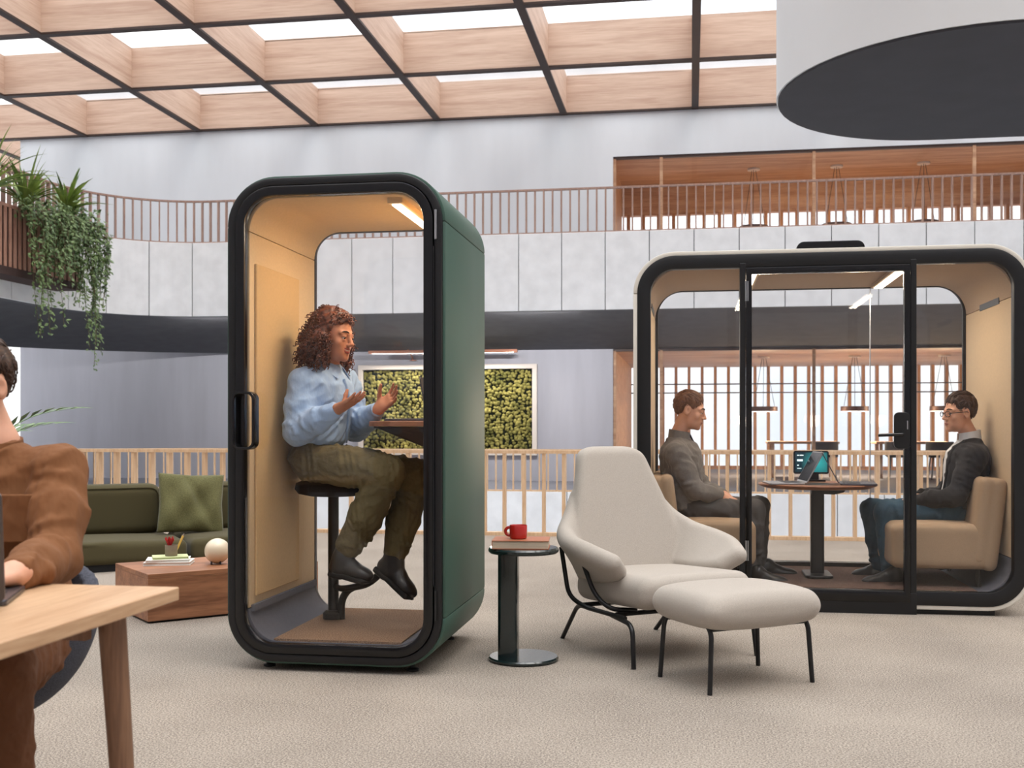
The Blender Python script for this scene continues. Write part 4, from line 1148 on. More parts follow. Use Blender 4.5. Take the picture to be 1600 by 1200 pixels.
def ivy(name, u, v0, v1, z, nstr, lmin, lmax, label, seed, end=False):
    rr = random.Random(seed)
    root = empty(name, W(u, (v0+v1)/2, z), -TH, label, 'ivy', 'ivy hanging from the gallery planter')
    vines, leaves = MB(), MB(); vc = (v0+v1)/2
    for k in range(nstr):
        y = rr.uniform(v0, v1)-vc; L = rr.uniform(lmin, lmax)*(1.0 if rr.random() < 0.35 else 0.6)
        x = rr.uniform(0.0, 0.28); ph = rr.uniform(0, 6.28); pts = []
        n = max(6, int(L/0.09))
        for q in range(n+1):
            t = q/n; h = -L*t
            out = 0.22*min(t*5, 1)+0.05*math.sin(ph+3*t)+x
            if q == 0: out = 0.0
            pts.append(Vector((out, y+0.07*math.sin(ph+4*t)+(0.10*t if end else 0), h+0.06*(1-t))))
        vines.tube(pts, 0.006, 3, cap=False)
        for q in range(1, n+1):
            for _ in range(3 if q < n*0.85 else 2):
                d = Vector((rr.uniform(-0.3, 1), rr.uniform(-1, 1), rr.uniform(-1, 0.2)))
                nn = Vector((1, rr.uniform(-0.6, 0.6), rr.uniform(0, 0.8)))
                p = pts[q]+Vector((rr.uniform(-0.03, 0.05), rr.uniform(-0.05, 0.05), rr.uniform(-0.05, 0.05)))
                leaf(leaves, p, d, nn, rr.uniform(0.07, 0.13), rr.uniform(0.022, 0.04))
    # bushy crown
    for k in range(nstr*12):
        p = Vector((rr.uniform(-0.2, 0.40), rr.uniform(v0-0.1, v1+0.1)-vc, rr.uniform(-0.35, 0.30)*(1 if rr.random() < 0.6 else 0.5)))
        leaf(leaves, p, Vector((rr.uniform(-0.2, 1), rr.uniform(-1, 1), rr.uniform(-0.7, 0.6))), Vector((1, rr.uniform(-0.6, 0.6), rr.uniform(0.2, 1))), rr.uniform(0.08, 0.15), rr.uniform(0.025, 0.045))
    part('vines', vines, M['stem'], root); part('leaves', leaves, M['ivy'], root, kind='stuff')
ivy('hanging_ivy', -13.15, 20.0, 20.9, 5.50, 20, 1.0, 2.6, 'thin strands of ivy hanging left of the planter middle', 11)
ivy('hanging_ivy', -13.15, 20.9, 21.7, 5.55, 26, 1.0, 2.3, 'dense ivy falling over the middle of the gallery planter', 12)
ivy('hanging_ivy', -13.15, 21.7, 22.6, 5.55, 34, 1.6, 3.2, 'longest ivy falling past the soffit at the planter corner', 13, True)

# palm behind the man at the desk
def palm():
    rr = random.Random(9)
    root = empty('potted_palm', (-4.42, 9.1, 0), 0, 'feathery potted palm behind the man at the desk', 'plant')
    part('pot', MB().lathe([(0, 0), (0.15, 0), (0.18, 0.32), (0.165, 0.32), (0.15, 0.05), (0, 0.05)], 28), M['clay'], root, smooth=True)
    part('trunk', MB().tube([(0, 0, 0.05), (0.0, 0.01, 0.7)], [0.03, 0.02], 8), M['stem'], root)
    for k in range(9):
        a = 6.283*k/9+0.05 if k else -0.05; l = rr.uniform(0.5, 0.75) if k else 0.78
        c, s_ = math.cos(a), math.sin(a)
        pts = [Vector((c*l*t*(0.4+0.6*t), s_*l*t*(0.4+0.6*t), 0.68+l*(1.35*t-0.62*t*t))) for t in [q/10 for q in range(11)]]
        mb = MB().tube(pts, [0.006*(1-0.8*q/10) for q in range(11)], 4)
        for q in range(2, 11):
            for sg in (-1, 1):
                t = (pts[q]-pts[q-1]).normalized(); sd = Vector((-s_, c, 0))*sg
                leaf(mb, pts[q], (t*1.0+sd*0.7+Vector((0, 0, 0.15))), Vector((0, 0, 1)), 0.24*(1-0.04*abs(q-6)), 0.022)
        part('frond', mb, M['palm'], root)
M['palm'] = mat('palm_leaf', (120, 142, 98), 0.5, col2=(70, 98, 62), vscale=8)
palm()

# laptop and chair of the man at the desk
laptop('laptop', (-1.172, 2.176, 0.7405), -2.889, 'bronze grey laptop on the oak desk at the left edge', M['bronze'] if 'bronze' in M else M['space_grey'], 0.32, 0.225, 100)
M['chair_tweed'] = mat('dark_blue_tweed', (66, 68, 78), 0.95, var=0.45, vscale=260, bump=0.6, bscale=260, bdist=0.002)
def desk_chair():
    root = empty('desk_chair', (-1.42, 2.97, 0), 0.25, 'grey tweed shell chair under the man at the desk', 'chair')
    q = SDF((-0.36, -0.36, 0.28), (0.36, 0.36, 0.88), 0.011)
    q.fn(lambda x, y, z: np.maximum(np.abs(np.sqrt((x/0.95)**2+(y/0.9)**2+((z-0.62)*0.98)**2*1.0)-0.285)-0.022, np.maximum(z-0.64-0.35*np.clip(y+0.05, -0.3, 0.3), -0.02)), (-0.34, -0.34, 0.3), (0.34, 0.34, 0.86), 0.01)
    part('shell', q.mesh('shell'), M['chair_tweed'], root)
    part('seat_pad', MB().lathe([(0, 0.40), (0.19, 0.40), (0.215, 0.42), (0.2, 0.445), (0, 0.45)], 36), M['chair_tweed'], root, smooth=True)
    part('column', MB().tube([(0, 0, 0.05), (0, 0, 0.37)], 0.03, 16), M['black'], root, smooth=True)
    for k in range(4):
        a = 0.785+1.571*k
        part('leg', MB().tube([(0, 0, 0.075), (0.28*math.cos(a), 0.28*math.sin(a), 0.014)], [0.022, 0.014], 10), M['black'], root, smooth=True)
desk_chair()
# ------------------------------------------------------------------ people
M['skin_tan'] = mat('warm_brown_skin', (188, 128, 98), 0.5, var=0.05, vscale=14, sss=0.12, bump=0.05, bscale=500)
M['skin_fair'] = mat('fair_skin', (214, 160, 132), 0.5, var=0.06, vscale=14, sss=0.12, bump=0.05, bscale=500)
M['eye_white'] = mat('eye_white', (226, 220, 214), 0.2)
M['iris'] = mat('dark_iris', (40, 28, 22), 0.15)
M['lash'] = mat('dark_lash', (26, 18, 15), 0.8)
M['lips'] = mat('rose_lips', (168, 84, 72), 0.4)
M['lips_m'] = mat('pale_lips', (186, 120, 102), 0.5)
M['teeth'] = mat('teeth', (232, 226, 216), 0.3)
M['curls'] = mat('auburn_curls', (120, 62, 34), 0.5, col2=(52, 24, 14), vscale=60, detail=2)
M['hair_red'] = mat('light_brown_hair', (134, 88, 56), 0.55, col2=(80, 50, 32), vscale=220, vstretch=(1, 0.2, 1))
M['hair_dark'] = mat('dark_brown_hair', (82, 54, 38), 0.55, col2=(40, 26, 20), vscale=220, vstretch=(1, 0.2, 1))
M['shirt_blue'] = mat('light_blue_cotton', (158, 186, 222), 0.85, var=0.05, vscale=7, bump=0.75, bscale=15, bstretch=(1, 1, 0.5), bdist=0.022, sheen=0.1)
M['khaki'] = mat('khaki_cotton', (98, 88, 58), 0.9, var=0.12, vscale=6, bump=0.75, bscale=13, bdist=0.025)
M['boot'] = mat('black_leather', (24, 22, 22), 0.42, bump=0.2, bscale=60)
M['sole'] = mat('black_rubber', (18, 18, 18), 0.7)
M['grey_knit'] = mat('grey_wool_knit', (116, 110, 104), 0.95, var=0.08, vscale=120, bump=0.5, bscale=26, bdist=0.01, sheen=0.15)
M['grey_trouser'] = mat('charcoal_trousers', (76, 72, 70), 0.9, var=0.08, vscale=8, bump=0.4, bscale=16, bdist=0.01)
M['blazer'] = mat('black_wool_blazer', (34, 33, 35), 0.9, var=0.1, vscale=9, bump=0.4, bscale=18, bdist=0.01, sheen=0.1)
M['white_shirt'] = mat('white_cotton', (222, 224, 226), 0.8, bump=0.3, bscale=24, bdist=0.008)
M['denim'] = mat('blue_denim', (44, 74, 92), 0.9, var=0.16, vscale=10, bump=0.4, bscale=20, bdist=0.008)
M['brown_twill'] = mat('brown_twill', (122, 78, 44), 0.9, var=0.07, vscale=6, bump=0.8, bscale=11, bstretch=(1, 1, 0.55), bdist=0.03)
M['brown_trouser'] = mat('dark_brown_twill', (104, 64, 36), 0.9, var=0.08, vscale=6, bump=0.8, bscale=11, bdist=0.03)

V3 = lambda *a: np.array(a, float)
def nrm(v): v = np.array(v, float); return v/np.linalg.norm(v)
def frame(fwd, up=(0,0,1)):
    f = nrm(fwd); x = nrm(np.cross(f, up)); z = np.cross(x, f)
    return np.stack([x, f, z], 1)       # columns: right, forward, up

def crease(a, f, seed):
    rr = np.random.RandomState(seed); K = rr.randn(4, 3); K = K/np.linalg.norm(K, axis=1)[:,None]*f
    ph = rr.rand(4)*6.28
    def g(x, y, z):
        u = K[0,0]*x+K[0,1]*y+K[0,2]*z*0.45+ph[0]+2.2*np.sin((K[1,0]*x+K[1,1]*y+K[1,2]*z)*0.6+ph[1])
        w = K[2,0]*x+K[2,1]*y+K[2,2]*z*0.6+ph[2]+2.6*np.sin((K[3,0]*x+K[3,1]*y+K[3,2]*z)*0.7+ph[3])
        return a*(np.abs(np.sin(u))+0.7*np.abs(np.sin(w))-0.9)
    return g

def folds(q, a, b, ra, rb, t0, t1, n, seed, h=0.006):
    """raised diagonal creases wrapping part of a sleeve or trouser leg"""
    rr = random.Random(seed); a = np.array(a, float); b = np.array(b, float); d = nrm(b-a)
    u = nrm(np.cross(d, V3(0.3, 0.2, 1.0))); w = np.cross(d, u); L = np.linalg.norm(b-a)
    for k in range(n):
        t = t0+(t1-t0)*(k+rr.random()*0.6)/n; ph = rr.uniform(0, 6.28); sw = rr.uniform(1.4, 2.6); sl = rr.uniform(-0.10, 0.10)
        pts = []
        for j in range(6):
            f = j/5; tt = t+sl*(f-0.5); r = ra+(rb-ra)*min(max(tt, 0), 1)
            an = ph+sw*f; pts.append(a+(b-a)*tt+(u*math.cos(an)+w*math.sin(an))*(r-0.001))
        q.chain(pts, [h*0.3, h*0.8, h, h, h*0.8, h*0.3], 0.014)

def hair_strands(c, R, m, parent, n, seed, grow, top, flow=(0.15, 1.0), L=0.035):
    rr = random.Random(seed); mb = MB()
    ys = [-0.13, -0.085, -0.055, -0.030, -0.012, 0.012, 0.022, 0.048, 0.060, 0.085, 0.12]
    zs = [-0.080, -0.070, -0.048, 0.000, 0.030, 0.026, 0.002, 0.030, 0.056, 0.076, 0.08]
    def surf(l, off):
        w = l[2]; hh = min(max((w-np.interp(l[1], ys, zs))/0.06, 0), 1); hh = hh*(2-hh)
        gr = -0.001+(0.006+(grow-0.005)*min(max((w-0.03)/0.06, 0), 1))*hh+0.003*min(max(-l[1]/0.08, 0), 1)+off
        e = np.array([0.074+gr, 0.094+gr, 0.082+gr+top*hh]); o = np.array([0, -0.012, 0.042])
        d = l-o; return o+d/np.linalg.norm(d/e)
    k = 0
    while k < n:
        d = np.array([rr.gauss(0, 1), rr.gauss(0, 1), rr.gauss(0, 1)]); d = d/np.linalg.norm(d)
        l = surf(np.array([0, -0.012, 0.042])+d*0.09, 0.0)
        if l[2] < np.interp(l[1], ys, zs)+0.008: continue
        k += 1
        up = min(max((l[2]-0.05)/0.06, 0), 1)
        f = nrm(np.array([flow[0]+rr.uniform(-.25, .25), flow[1], 0])*up+np.array([0, -0.5, -0.8])*(1-up)); pts = []
        ln = L*(0.45+0.75*up)*rr.uniform(0.7, 1.2)
        for j in range(5):
            q_ = surf(l+f*ln*j/4, 0.0005+0.0025*math.sin(j/4*3.0)*rr.uniform(0.5, 1.2)+0.004*up*(j/4)**2)
            pts.append(Vector(c+R@q_))
        mb.tube(pts, [0.0010, 0.0019, 0.0020, 0.0016, 0.0005], 4, cap=False)
    part('strands', mb, m, parent, kind='stuff', smooth='all')

def torso(q, pel, neck, sh, ss, prof, bend=0.0, k=0.03):
    """elliptic torso from pelvis to neck base; sh / ss side axes at hips and shoulders; prof rows (t, half width, half depth)"""
    pel, neck, sh, ss = map(lambda a: np.array(a, float), (pel, neck, sh, ss))
    ax = neck-pel; L = np.linalg.norm(ax); ax = ax/L
    T, Wd, Dp = (np.array(c, float) for c in zip(*prof))
    pad = max(Wd)+0.02
    def f(x, y, z):
        px_, py_, pz_ = x-pel[0], y-pel[1], z-pel[2]
        t = (px_*ax[0]+py_*ax[1]+pz_*ax[2])/L; tc = np.clip(t, T[0], T[-1])
        s = [sh[i]+(ss[i]-sh[i])*np.clip(tc, 0, 1) for i in range(3)]
        n = np.sqrt(sum(c*c for c in s)); s = [c/n for c in s]
        a = px_*s[0]+py_*s[1]+pz_*s[2]
        # forward = up x side (side points to the figure's left)
        fw = [s[1]*ax[2]-s[2]*ax[1], s[2]*ax[0]-s[0]*ax[2], s[0]*ax[1]-s[1]*ax[0]]
        n = np.sqrt(sum(c*c for c in fw)); fw = [c/n for c in fw]
        b = px_*fw[0]+py_*fw[1]+pz_*fw[2]-bend*np.sin(np.clip(tc, 0, 1)*math.pi)
        w = np.interp(tc, T, Wd); d = np.interp(tc, T, Dp)
        k0 = np.sqrt((a/w)**2+(b/d)**2)
        e = (k0-1)*np.minimum(w, d)*0.95
        return np.maximum(e, (np.abs(t-(T[0]+T[-1])/2)-(T[-1]-T[0])/2)*L)
    lo = np.minimum(pel+ax*L*T[0], neck)-pad; hi = np.maximum(pel, neck+ax*L*max(0, T[-1]-1))+pad
    q.fn(f, lo, hi, k)

def head(q, c, R, k=0.012, fem=False):
    P = lambda x, y, z: c+R@V3(x, y, z)
    q.ell(P(0, -0.012, 0.042), (0.074, 0.094, 0.082), R, 0.02)
    q.ell(P(0, 0.030, -0.020), (0.061, 0.060, 0.086), R, 0.03)
    q.ell(P(0, 0.038, -0.068), (0.046 if fem else 0.050, 0.048, 0.036), R, 0.03)
    q.ell(P(0, 0.076, -0.096), (0.020, 0.015, 0.014), R, 0.02)
    for s in (-1, 1):
        q.ell(P(s*0.041, 0.058, -0.022), (0.021, 0.020, 0.020), R, 0.02)
        q.cone(P(s*0.012, 0.087, 0.026), P(s*0.046, 0.072, 0.026), 0.009, 0.008, 0.015)
    for s in (-1, 1): q.ell(P(s*0.031, 0.098, 0.007), (0.018, 0.016, 0.011), R, 0.012, 'sub')
    q.cone(P(0, 0.086, 0.022), P(0, 0.108, -0.022), 0.008, 0.0105, 0.01)
    q.ell(P(0, 0.108, -0.025), (0.011, 0.012, 0.009), R, 0.006)
    for s in (-1, 1):
        q.ell(P(s*0.0115, 0.099, -0.029), (0.008, 0.010, 0.007), R, 0.006)
        q.ell(P(s*0.031, 0.0785, 0.011), (0.0150, 0.0135, 0.0095), R, 0.005)     # upper lid
        q.ell(P(s*0.031, 0.0785, -0.006), (0.014, 0.0125, 0.006), R, 0.005)      # lower lid
        q.ell(P(s*0.076, -0.006, 0.0), (0.009, 0.020, 0.032), R, 0.008)
        q.ell(P(s*0.084, 0.000, 0.004), (0.006, 0.010, 0.017), R, 0.005, 'sub')
    if fem: q.ell(P(0, 0.094, -0.058), (0.030, 0.008, 0.010), R, 0.006, 'sub')
    else:
        q.ell(P(0, 0.086, -0.054), (0.024, 0.012, 0.007), R, 0.006); q.ell(P(0, 0.084, -0.066), (0.021, 0.012, 0.007), R, 0.006)
    return P

def hand(q, wrist, d, n, s, curl=(10, 15, 12), spread=0.10, thumb=None, L=1.0):
    """d finger direction, n palm normal, s towards the thumb"""
    d = nrm(d); n = nrm(n-d*np.dot(n, d)); s = nrm(s-d*np.dot(s, d)-n*np.dot(s, n)); w = np.array(wrist, float)
    R = np.stack([s, d, n], 1)
    q.rbox(w+d*0.050*L, (0.039*L, 0.050*L, 0.0125*L), 0.012*L, R, 0.012)
    q.ell(w+d*0.035*L+s*0.022*L+n*0.006, (0.018*L, 0.032*L, 0.014*L), R, 0.012)
    q.cone(w-d*0.02*L, w+d*0.03*L, 0.026*L, 0.024*L, 0.02)
    for i, (off, ln) in enumerate(((0.030, 0.074), (0.010, 0.082), (-0.010, 0.076), (-0.029, 0.060))):
        p = w+(d*(0.092-abs(off-0.004)*0.25)+s*off)*L; a = 0.0; dirn = nrm(d+s*(off*spread*30))
        ln *= L
        for j, fr in enumerate((0.45, 0.31, 0.24)):
            a += math.radians(curl[j]*(1+0.12*i)); v = dirn*math.cos(a)+n*math.sin(a)
            r0, r1 = (0.0088-0.0008*j)*L, (0.0082-0.0009*j)*L
            e = p+v*ln*fr; q.cone(p, e, r0, r1, 0.005); p = e
    p = w+(d*0.022+s*0.030)*L; v = nrm(d*0.55+s*0.85+n*0.25) if thumb is None else nrm(thumb)
    for j, ln in enumerate((0.042, 0.032, 0.026)):
        e = p+v*ln*L; q.cone(p, e, (0.0125-0.0012*j)*L, (0.011-0.0012*j)*L, 0.008); p = e
        v = nrm(v+d*0.18+n*0.05)

def shoe(heel, toe, up, h=0.07, boot=None, root=None, wid=0.045, name='shoe'):
    heel, toe, up = map(lambda a: np.array(a, float), (heel, toe, up)); d = toe-heel; L = np.linalg.norm(d); d = d/L
    u = nrm(up-d*np.dot(up, d)); s = np.cross(d, u); R = np.stack([s, d, u], 1)
    pts = [heel, toe, heel+u*0.12, toe+u*0.1] + ([np.array(boot, float)] if boot is not None else [])
    lo = np.min(pts, 0)-0.10; hi = np.max(pts, 0)+0.10
    q = SDF(lo, hi, 0.006)
    P = lambda a, b, c: heel+d*a*L+s*b+u*c
    q.ell(P(0.16, 0, 0.042), (0.036, 0.055, 0.045), R, 0.02)
    q.ell(P(0.45, 0, 0.038), (0.039, 0.095, 0.040), R, 0.03)
    q.ell(P(0.76, 0, 0.036), (wid, 0.070, 0.036), R, 0.03)
    q.ell(P(0.36, 0, 0.068), (0.030, 0.06, 0.035), R, 0.03)
    if boot is not None: q.chain([P(0.2, 0, 0.05), P(0.2, 0, 0.09), boot], [0.042, 0.044, 0.050], 0.03)
    q.fn(lambda x, y, z: 0.004-((x-heel[0])*u[0]+(y-heel[1])*u[1]+(z-heel[2])*u[2]), lo, hi, 0.004, 'sub') if False else None
    o = part(name, q.mesh(name), M['boot'], root)
    q = SDF(lo, hi, 0.006)
    q.rbox(P(0.14, 0, 0.004), (0.036, 0.040, 0.016), 0.008, R); q.rbox(P(0.5, 0, 0.008), (0.041, L*0.5-0.01, 0.013), 0.008, R, 0.01); q.ell(P(0.74, 0, 0.011), (wid+0.003, 0.075, 0.010), R, 0.02)
    part('sole', q.mesh('sole'), M['sole'], o)
    return o

def hair_cap(c, R, lo, hi, h, grow=0.012, top=0.012, seed=1, sweep=0.01, line=None):
    q = SDF(lo, hi, h)
    ys = [-0.13, -0.085, -0.055, -0.030, -0.012, 0.012, 0.022, 0.048, 0.060, 0.085, 0.12]
    zs = line or [-0.080, -0.070, -0.048, 0.000, 0.030, 0.026, 0.002, 0.030, 0.056, 0.076, 0.08]
    rr = np.random.RandomState(seed); ph = rr.rand(6)*6.28
    def f(x, y, z):
        px_, py_, pz_ = x-c[0], y-c[1], z-c[2]
        a, b, w = (px_*R[0,i]+py_*R[1,i]+pz_*R[2,i] for i in range(3))
        hh = np.clip((w-np.interp(b, ys, zs))/0.06, 0, 1); hh = hh*(2-hh)
        gr = -0.001+(0.006+(grow-0.005)*np.clip((w-0.03)/0.06, 0, 1))*hh+0.003*np.clip(-b/0.08, 0, 1)
        rx, ry, rz = 0.074+gr, 0.094+gr, 0.082+gr+top*hh
        k0 = np.sqrt((a/rx)**2+((b+0.012)/ry)**2+((w-0.042)/rz)**2)
        strands = hh*np.clip((w-0.02)/0.07, 0.2, 1)*0.0045*np.sin(a*240+4*np.sin(b*22+ph[0])+ph[1])*np.sin(b*50+a*30+ph[2])+0.003*np.sin(a*110+b*60+ph[3])+sweep*np.clip(b, 0, 0.1)*np.clip(w-0.06, 0, 1)*6*-1
        e = (k0-1)*0.085+strands
        return np.maximum(e, np.interp(b, ys, zs)-w)
    q.fn(f, np.array(c)-0.16, np.array(c)+0.16, 0.004)
    return q

def face_bits(body, c, R, iris='iris', lips='lips_m', smile=False, brow='lash', look=(0, 1, 0)):
    P = lambda x, y, z: Vector(c+R@V3(x, y, z))
    for s in (-1, 1):
        e = part('eye', MB().sphere(P(s*0.031, 0.0775, 0.005), 0.0118, 16, 12), M['eye_white'], body, smooth='all')
        part('iris', MB().sphere(P(s*0.031+look[0]*0.004, 0.0835, 0.0045+look[2]*0.004), 0.0066, 12, 8), M['iris'], e, smooth='all')
        part('lash', MB().tube([P(s*(0.031+0.014*math.cos(a)), 0.0895-0.006*abs(math.cos(a))**2, 0.0068+0.002*math.sin(a)-0.002) for a in [math.pi*k/8 for k in range(9)]], 0.0013, 5), M['lash'], body)
        part('eyebrow', MB().tube([P(s*x, y, z) for x, y, z in ((0.013, 0.0945, 0.031), (0.027, 0.092, 0.0355), (0.040, 0.085, 0.0345), (0.052, 0.074, 0.027))], [0.003, 0.0036, 0.003, 0.0015], 6), M[brow], body)
    if smile:
        part('teeth', MB().tube([P(0.021*math.cos(a), 0.090-0.014*abs(math.cos(a))**2, -0.0545+0.005*math.cos(a)**2) for a in [math.pi*k/10 for k in range(11)]], [0.002]+[0.0058]*9+[0.002], 8), M['teeth'], body, smooth='all')
        up = [P(0.027*math.cos(a), 0.094-0.016*abs(math.cos(a))**2, -0.050+0.009*math.cos(a)**2) for a in [math.pi*k/12 for k in range(13)]]
        dn = [P(0.027*math.cos(a), 0.093-0.016*abs(math.cos(a))**2, -0.043-0.022*math.sin(a)) for a in [math.pi*k/12 for k in range(13)]]
        part('lip', MB().tube(up, [0.002]+[0.0042]*11+[0.002], 8), M[lips], body, smooth='all'); part('lip', MB().tube(dn, [0.002]+[0.0048]*11+[0.002], 8), M[lips], body, smooth='all')
    else:
        for z, r in ((-0.0555, 0.0034), (-0.0635, 0.0040)):
            part('lip', MB().tube([P(0.022*t, 0.0985-0.014*t*t-(0.002 if z < -0.06 else 0), z+0.003*t*t*(1 if z < -0.06 else -0.6)) for t in [k/5-1 for k in range(11)]], [0.001]+[r]*9+[0.001], 6), M[lips], body, smooth='all')

def bounds(pts, pad): return np.min(pts, 0)-pad, np.max(pts, 0)+pad

class Fig:
    def __init__(s, name, base, label):
        s.b = np.array(base, float); s.root = empty(name, base, 0, label, 'person')
    def __call__(s, p): return np.array(p, float)-s.b
def limb(q, pts, rs, k=0.03):
    q.chain(pts, rs, k)
def on_v(x, y, v):
    r = (x-800.0)/FPX; t = v/(r*ST+CT)
    return V3(r*t, t, EYE-(y-HORIZON)/FPX*t)
UD = V3(CT, -ST, 0); VD = V3(ST, CT, 0); ZD = V3(0, 0, 1)     # building axes: right, away, up
def bdir(a, b, c): return nrm(UD*a+VD*b+ZD*c)

# ---- woman in the phone booth
def woman():
    g = lambda x, y, v: on_v(x, y, 4.75+v)
    base = FB(-0.15, 0.50, 0.136)
    F = Fig('person', base, 'woman with auburn curls in blue shirt and khaki trousers on the bar stool')
    J = dict(pel=g(490, 716, .54), neck=g(514, 574, .50), shR=g(473, 598, .38), shL=g(538, 596, .66),
             elR=g(465, 674, .33), elL=g(556, 668, .70), wrR=g(526, 640, .25), wrL=g(590, 640, .50),
             hipR=g(488, 722, .45), hipL=g(496, 720, .63), knR=g(607, 738, .34), knL=g(650, 742, .60),
             anR=g(541, 862, .42), anL=g(616, 868, .50), hd=g(522, 528, .47))
    J = {k: F(v) for k, v in J.items()}
    HR = frame(bdir(0.95, -0.30, -0.12), bdir(0.10, 0, 1)); c = J['hd']
    sh = nrm(J['hipL']-J['hipR']); ss = nrm(J['shL']-J['shR'])
    # body
    lo, hi = bounds(list(J.values()), 0.22)
    q = SDF(lo, hi, 0.0045)
    head(q, c, HR, fem=True)
    q.chain([c+HR@V3(0, -0.02, -0.05), J['neck']+V3(0, 0, 0.02), J['neck']-V3(0, 0, 0.04)], [0.046, 0.048, 0.062], 0.02)
    torso(q, J['pel'], J['neck'], sh, ss, [(0, .14, .09), (.35, .115, .08), (.75, .14, .085), (.92, .11, .07), (1.0, .05, .045)])
    for s in 'RL':
        limb(q, [J['sh'+s], J['el'+s], J['wr'+s]], [0.042, 0.034, 0.024])
        limb(q, [J['hip'+s], J['kn'+s], J['an'+s]], [0.07, 0.05, 0.035])
    dR = bdir(0.86, -0.18, 0.42); hand(q, J['wrR'], dR, bdir(-0.35, 0.30, 0.88), bdir(-0.3, 0.75, 0.4), (4, 8, 8), 0.05, thumb=bdir(-0.02, 0.35, 0.95), L=0.95)
    dL = bdir(0.78, -0.12, 0.60); hand(q, J['wrL'], dL, bdir(-0.25, -0.80, 0.45), bdir(-0.6, 0.1, 0.78), (8, 14, 12), 0.30, thumb=bdir(0.12, -0.30, 0.95), L=0.95)
    body = part('body', q.mesh('body'), M['skin_tan'], F.root)
    face_bits(body, c, HR, smile=True, lips='lips', look=(0.2, 1, -0.5))
    # trousers
    q = SDF(*bounds([J[k] for k in ('pel','hipR','hipL','knR','knL','anR','anL')], 0.17), 0.007)
    torso(q, J['pel']-V3(0,0,0.02), J['neck'], sh, ss, [(-.10, .10, .09), (0, .168, .135), (.10, .16, .125), (.20, .142, .112), (.235, .135, .107)])
    for s in 'RL':
        a, b, d = J['hip'+s], J['kn'+s], J['an'+s]
        q.chain([a, a*.5+b*.5, b], [0.100, 0.094, 0.080], 0.04)
        m = b*.45+d*.55
        q.chain([b, m, b*.08+d*.92], [0.080, 0.082, 0.066], 0.03)
        q.cone(b*.10+d*.90, b*.0+d*1.0, 0.062, 0.046, 0.01)
    for i, s in enumerate('RL'):
        a, b, d = J['hip'+s], J['kn'+s], J['an'+s]
        folds(q, a, b, 0.098, 0.082, 0.15, 0.95, 8, 40+i, 0.009); folds(q, b, d, 0.080, 0.072, 0.05, 0.92, 9, 44+i, 0.009)
    q.warp(crease(0.008, 56, 3))
    tr = part('trousers', q.mesh('trousers'), M['khaki'], F.root)
    ax = nrm(J['neck']-J['pel']); bc = J['pel']+ax*0.105
    pts = []
    fw = nrm(np.cross(sh, ax))
    for k in range(40):
        a = 6.283*k/40; pts.append(Vector(bc+sh*0.152*math.cos(a)+fw*0.122*math.sin(a)))
    part('belt', MB().tube(pts, 0.012, 6, closed=True), M['khaki'], tr)
    # shirt
    q = SDF(*bounds([J[k] for k in ('pel','neck','shR','shL','elR','elL','wrR','wrL')], 0.17), 0.0065)
    torso(q, J['pel'], J['neck'], sh, ss, [(.20, .155, .125), (.26, .178, .145), (.45, .172, .140), (.70, .175, .135), (.86, .158, .115), (.95, .105, .085), (1.0, .060, .058)], 0.008)
    for s in 'RL':
        a, b, d = J['sh'+s], J['el'+s], J['wr'+s]
        q.cone(J['neck']-V3(0,0,.035), a+V3(0,0,.006), 0.055, 0.062, 0.05)
        q.chain([a, a*.5+b*.5, b], [0.068, 0.074, 0.068], 0.03)
        q.chain([b, b*.5+d*.5, b*.2+d*.8], [0.068, 0.062, 0.050], 0.025)
        q.cone(b*.28+d*.72, b*-.02+d*1.02, 0.045, 0.038, 0.008, flat=True)
    for i, s in enumerate('RL'):
        a, b, d = J['sh'+s], J['el'+s], J['wr'+s]
        folds(q, a, b, 0.072, 0.070, 0.1, 1.0, 9, 60+i, 0.008); folds(q, b, d, 0.066, 0.050, 0.05, 0.7, 7, 64+i, 0.008)
    folds(q, J['pel']+V3(0,0,.10), J['neck'], 0.150, 0.135, 0.05, 0.7, 12, 68, 0.009)
    q.warp(crease(0.0045, 52, 8))
    shirt = part('shirt', q.mesh('shirt'), M['shirt_blue'], F.root)
    # collar
    nk = J['neck']; fw = nrm(np.cross(ss, ZD)); fw = nrm(fw*0.6+UD*0.6)
    sd = nrm(np.cross(ZD, fw))
    for s in (-1, 1):
        A = nk+sd*s*0.062+V3(0,0,.045)-fw*0.01; B = nk+fw*0.075+sd*s*0.012+V3(0,0,-.008); C = nk+fw*0.085+sd*s*0.062+V3(0,0,-.062); D = nk+sd*s*0.090+fw*0.01+V3(0,0,-.012)
        n = nrm(np.cross(B-A, C-A))*0.004; n = n if np.dot(n, fw) > 0 else -n
        vs = [A, B, C, D, A+n, B+n, C+n, D+n]
        part('collar', MB().add([tuple(v) for v in vs], [(0,1,2,3), (7,6,5,4), (0,4,5,1), (1,5,6,2), (2,6,7,3), (3,7,4,0)]), M['shirt_blue'], shirt, bevel=0.003)
    ax = nrm(J['neck']-J['pel'])
    part('placket', MB().tube([Vector(J['pel']*(1-t)+J['neck']*t+nrm(np.cross(nrm(sh*(1-t)+ss*t), ax))*(np.interp(t, [.22,.45,.7,.86,.95], [.142,.146,.142,.118,.09])+.006)) for t in (.24, .4, .55, .7, .82, .92)], 0.008, 6), M['shirt_blue'], shirt)
    # boots
    aR, aL = J['anR'], J['anL']
    shoe(F(g(520, 897, .42)), F(g(575, 912, .36)), bdir(0.15, 0, 1), boot=aR+V3(0,0,0.02), root=F.root, name='boot')
    shoe(F(g(589, 890, .52)), F(g(640, 938, .46)), bdir(0.55, 0, 0.83), boot=aL+V3(0,0,0.02), root=F.root, name='boot')
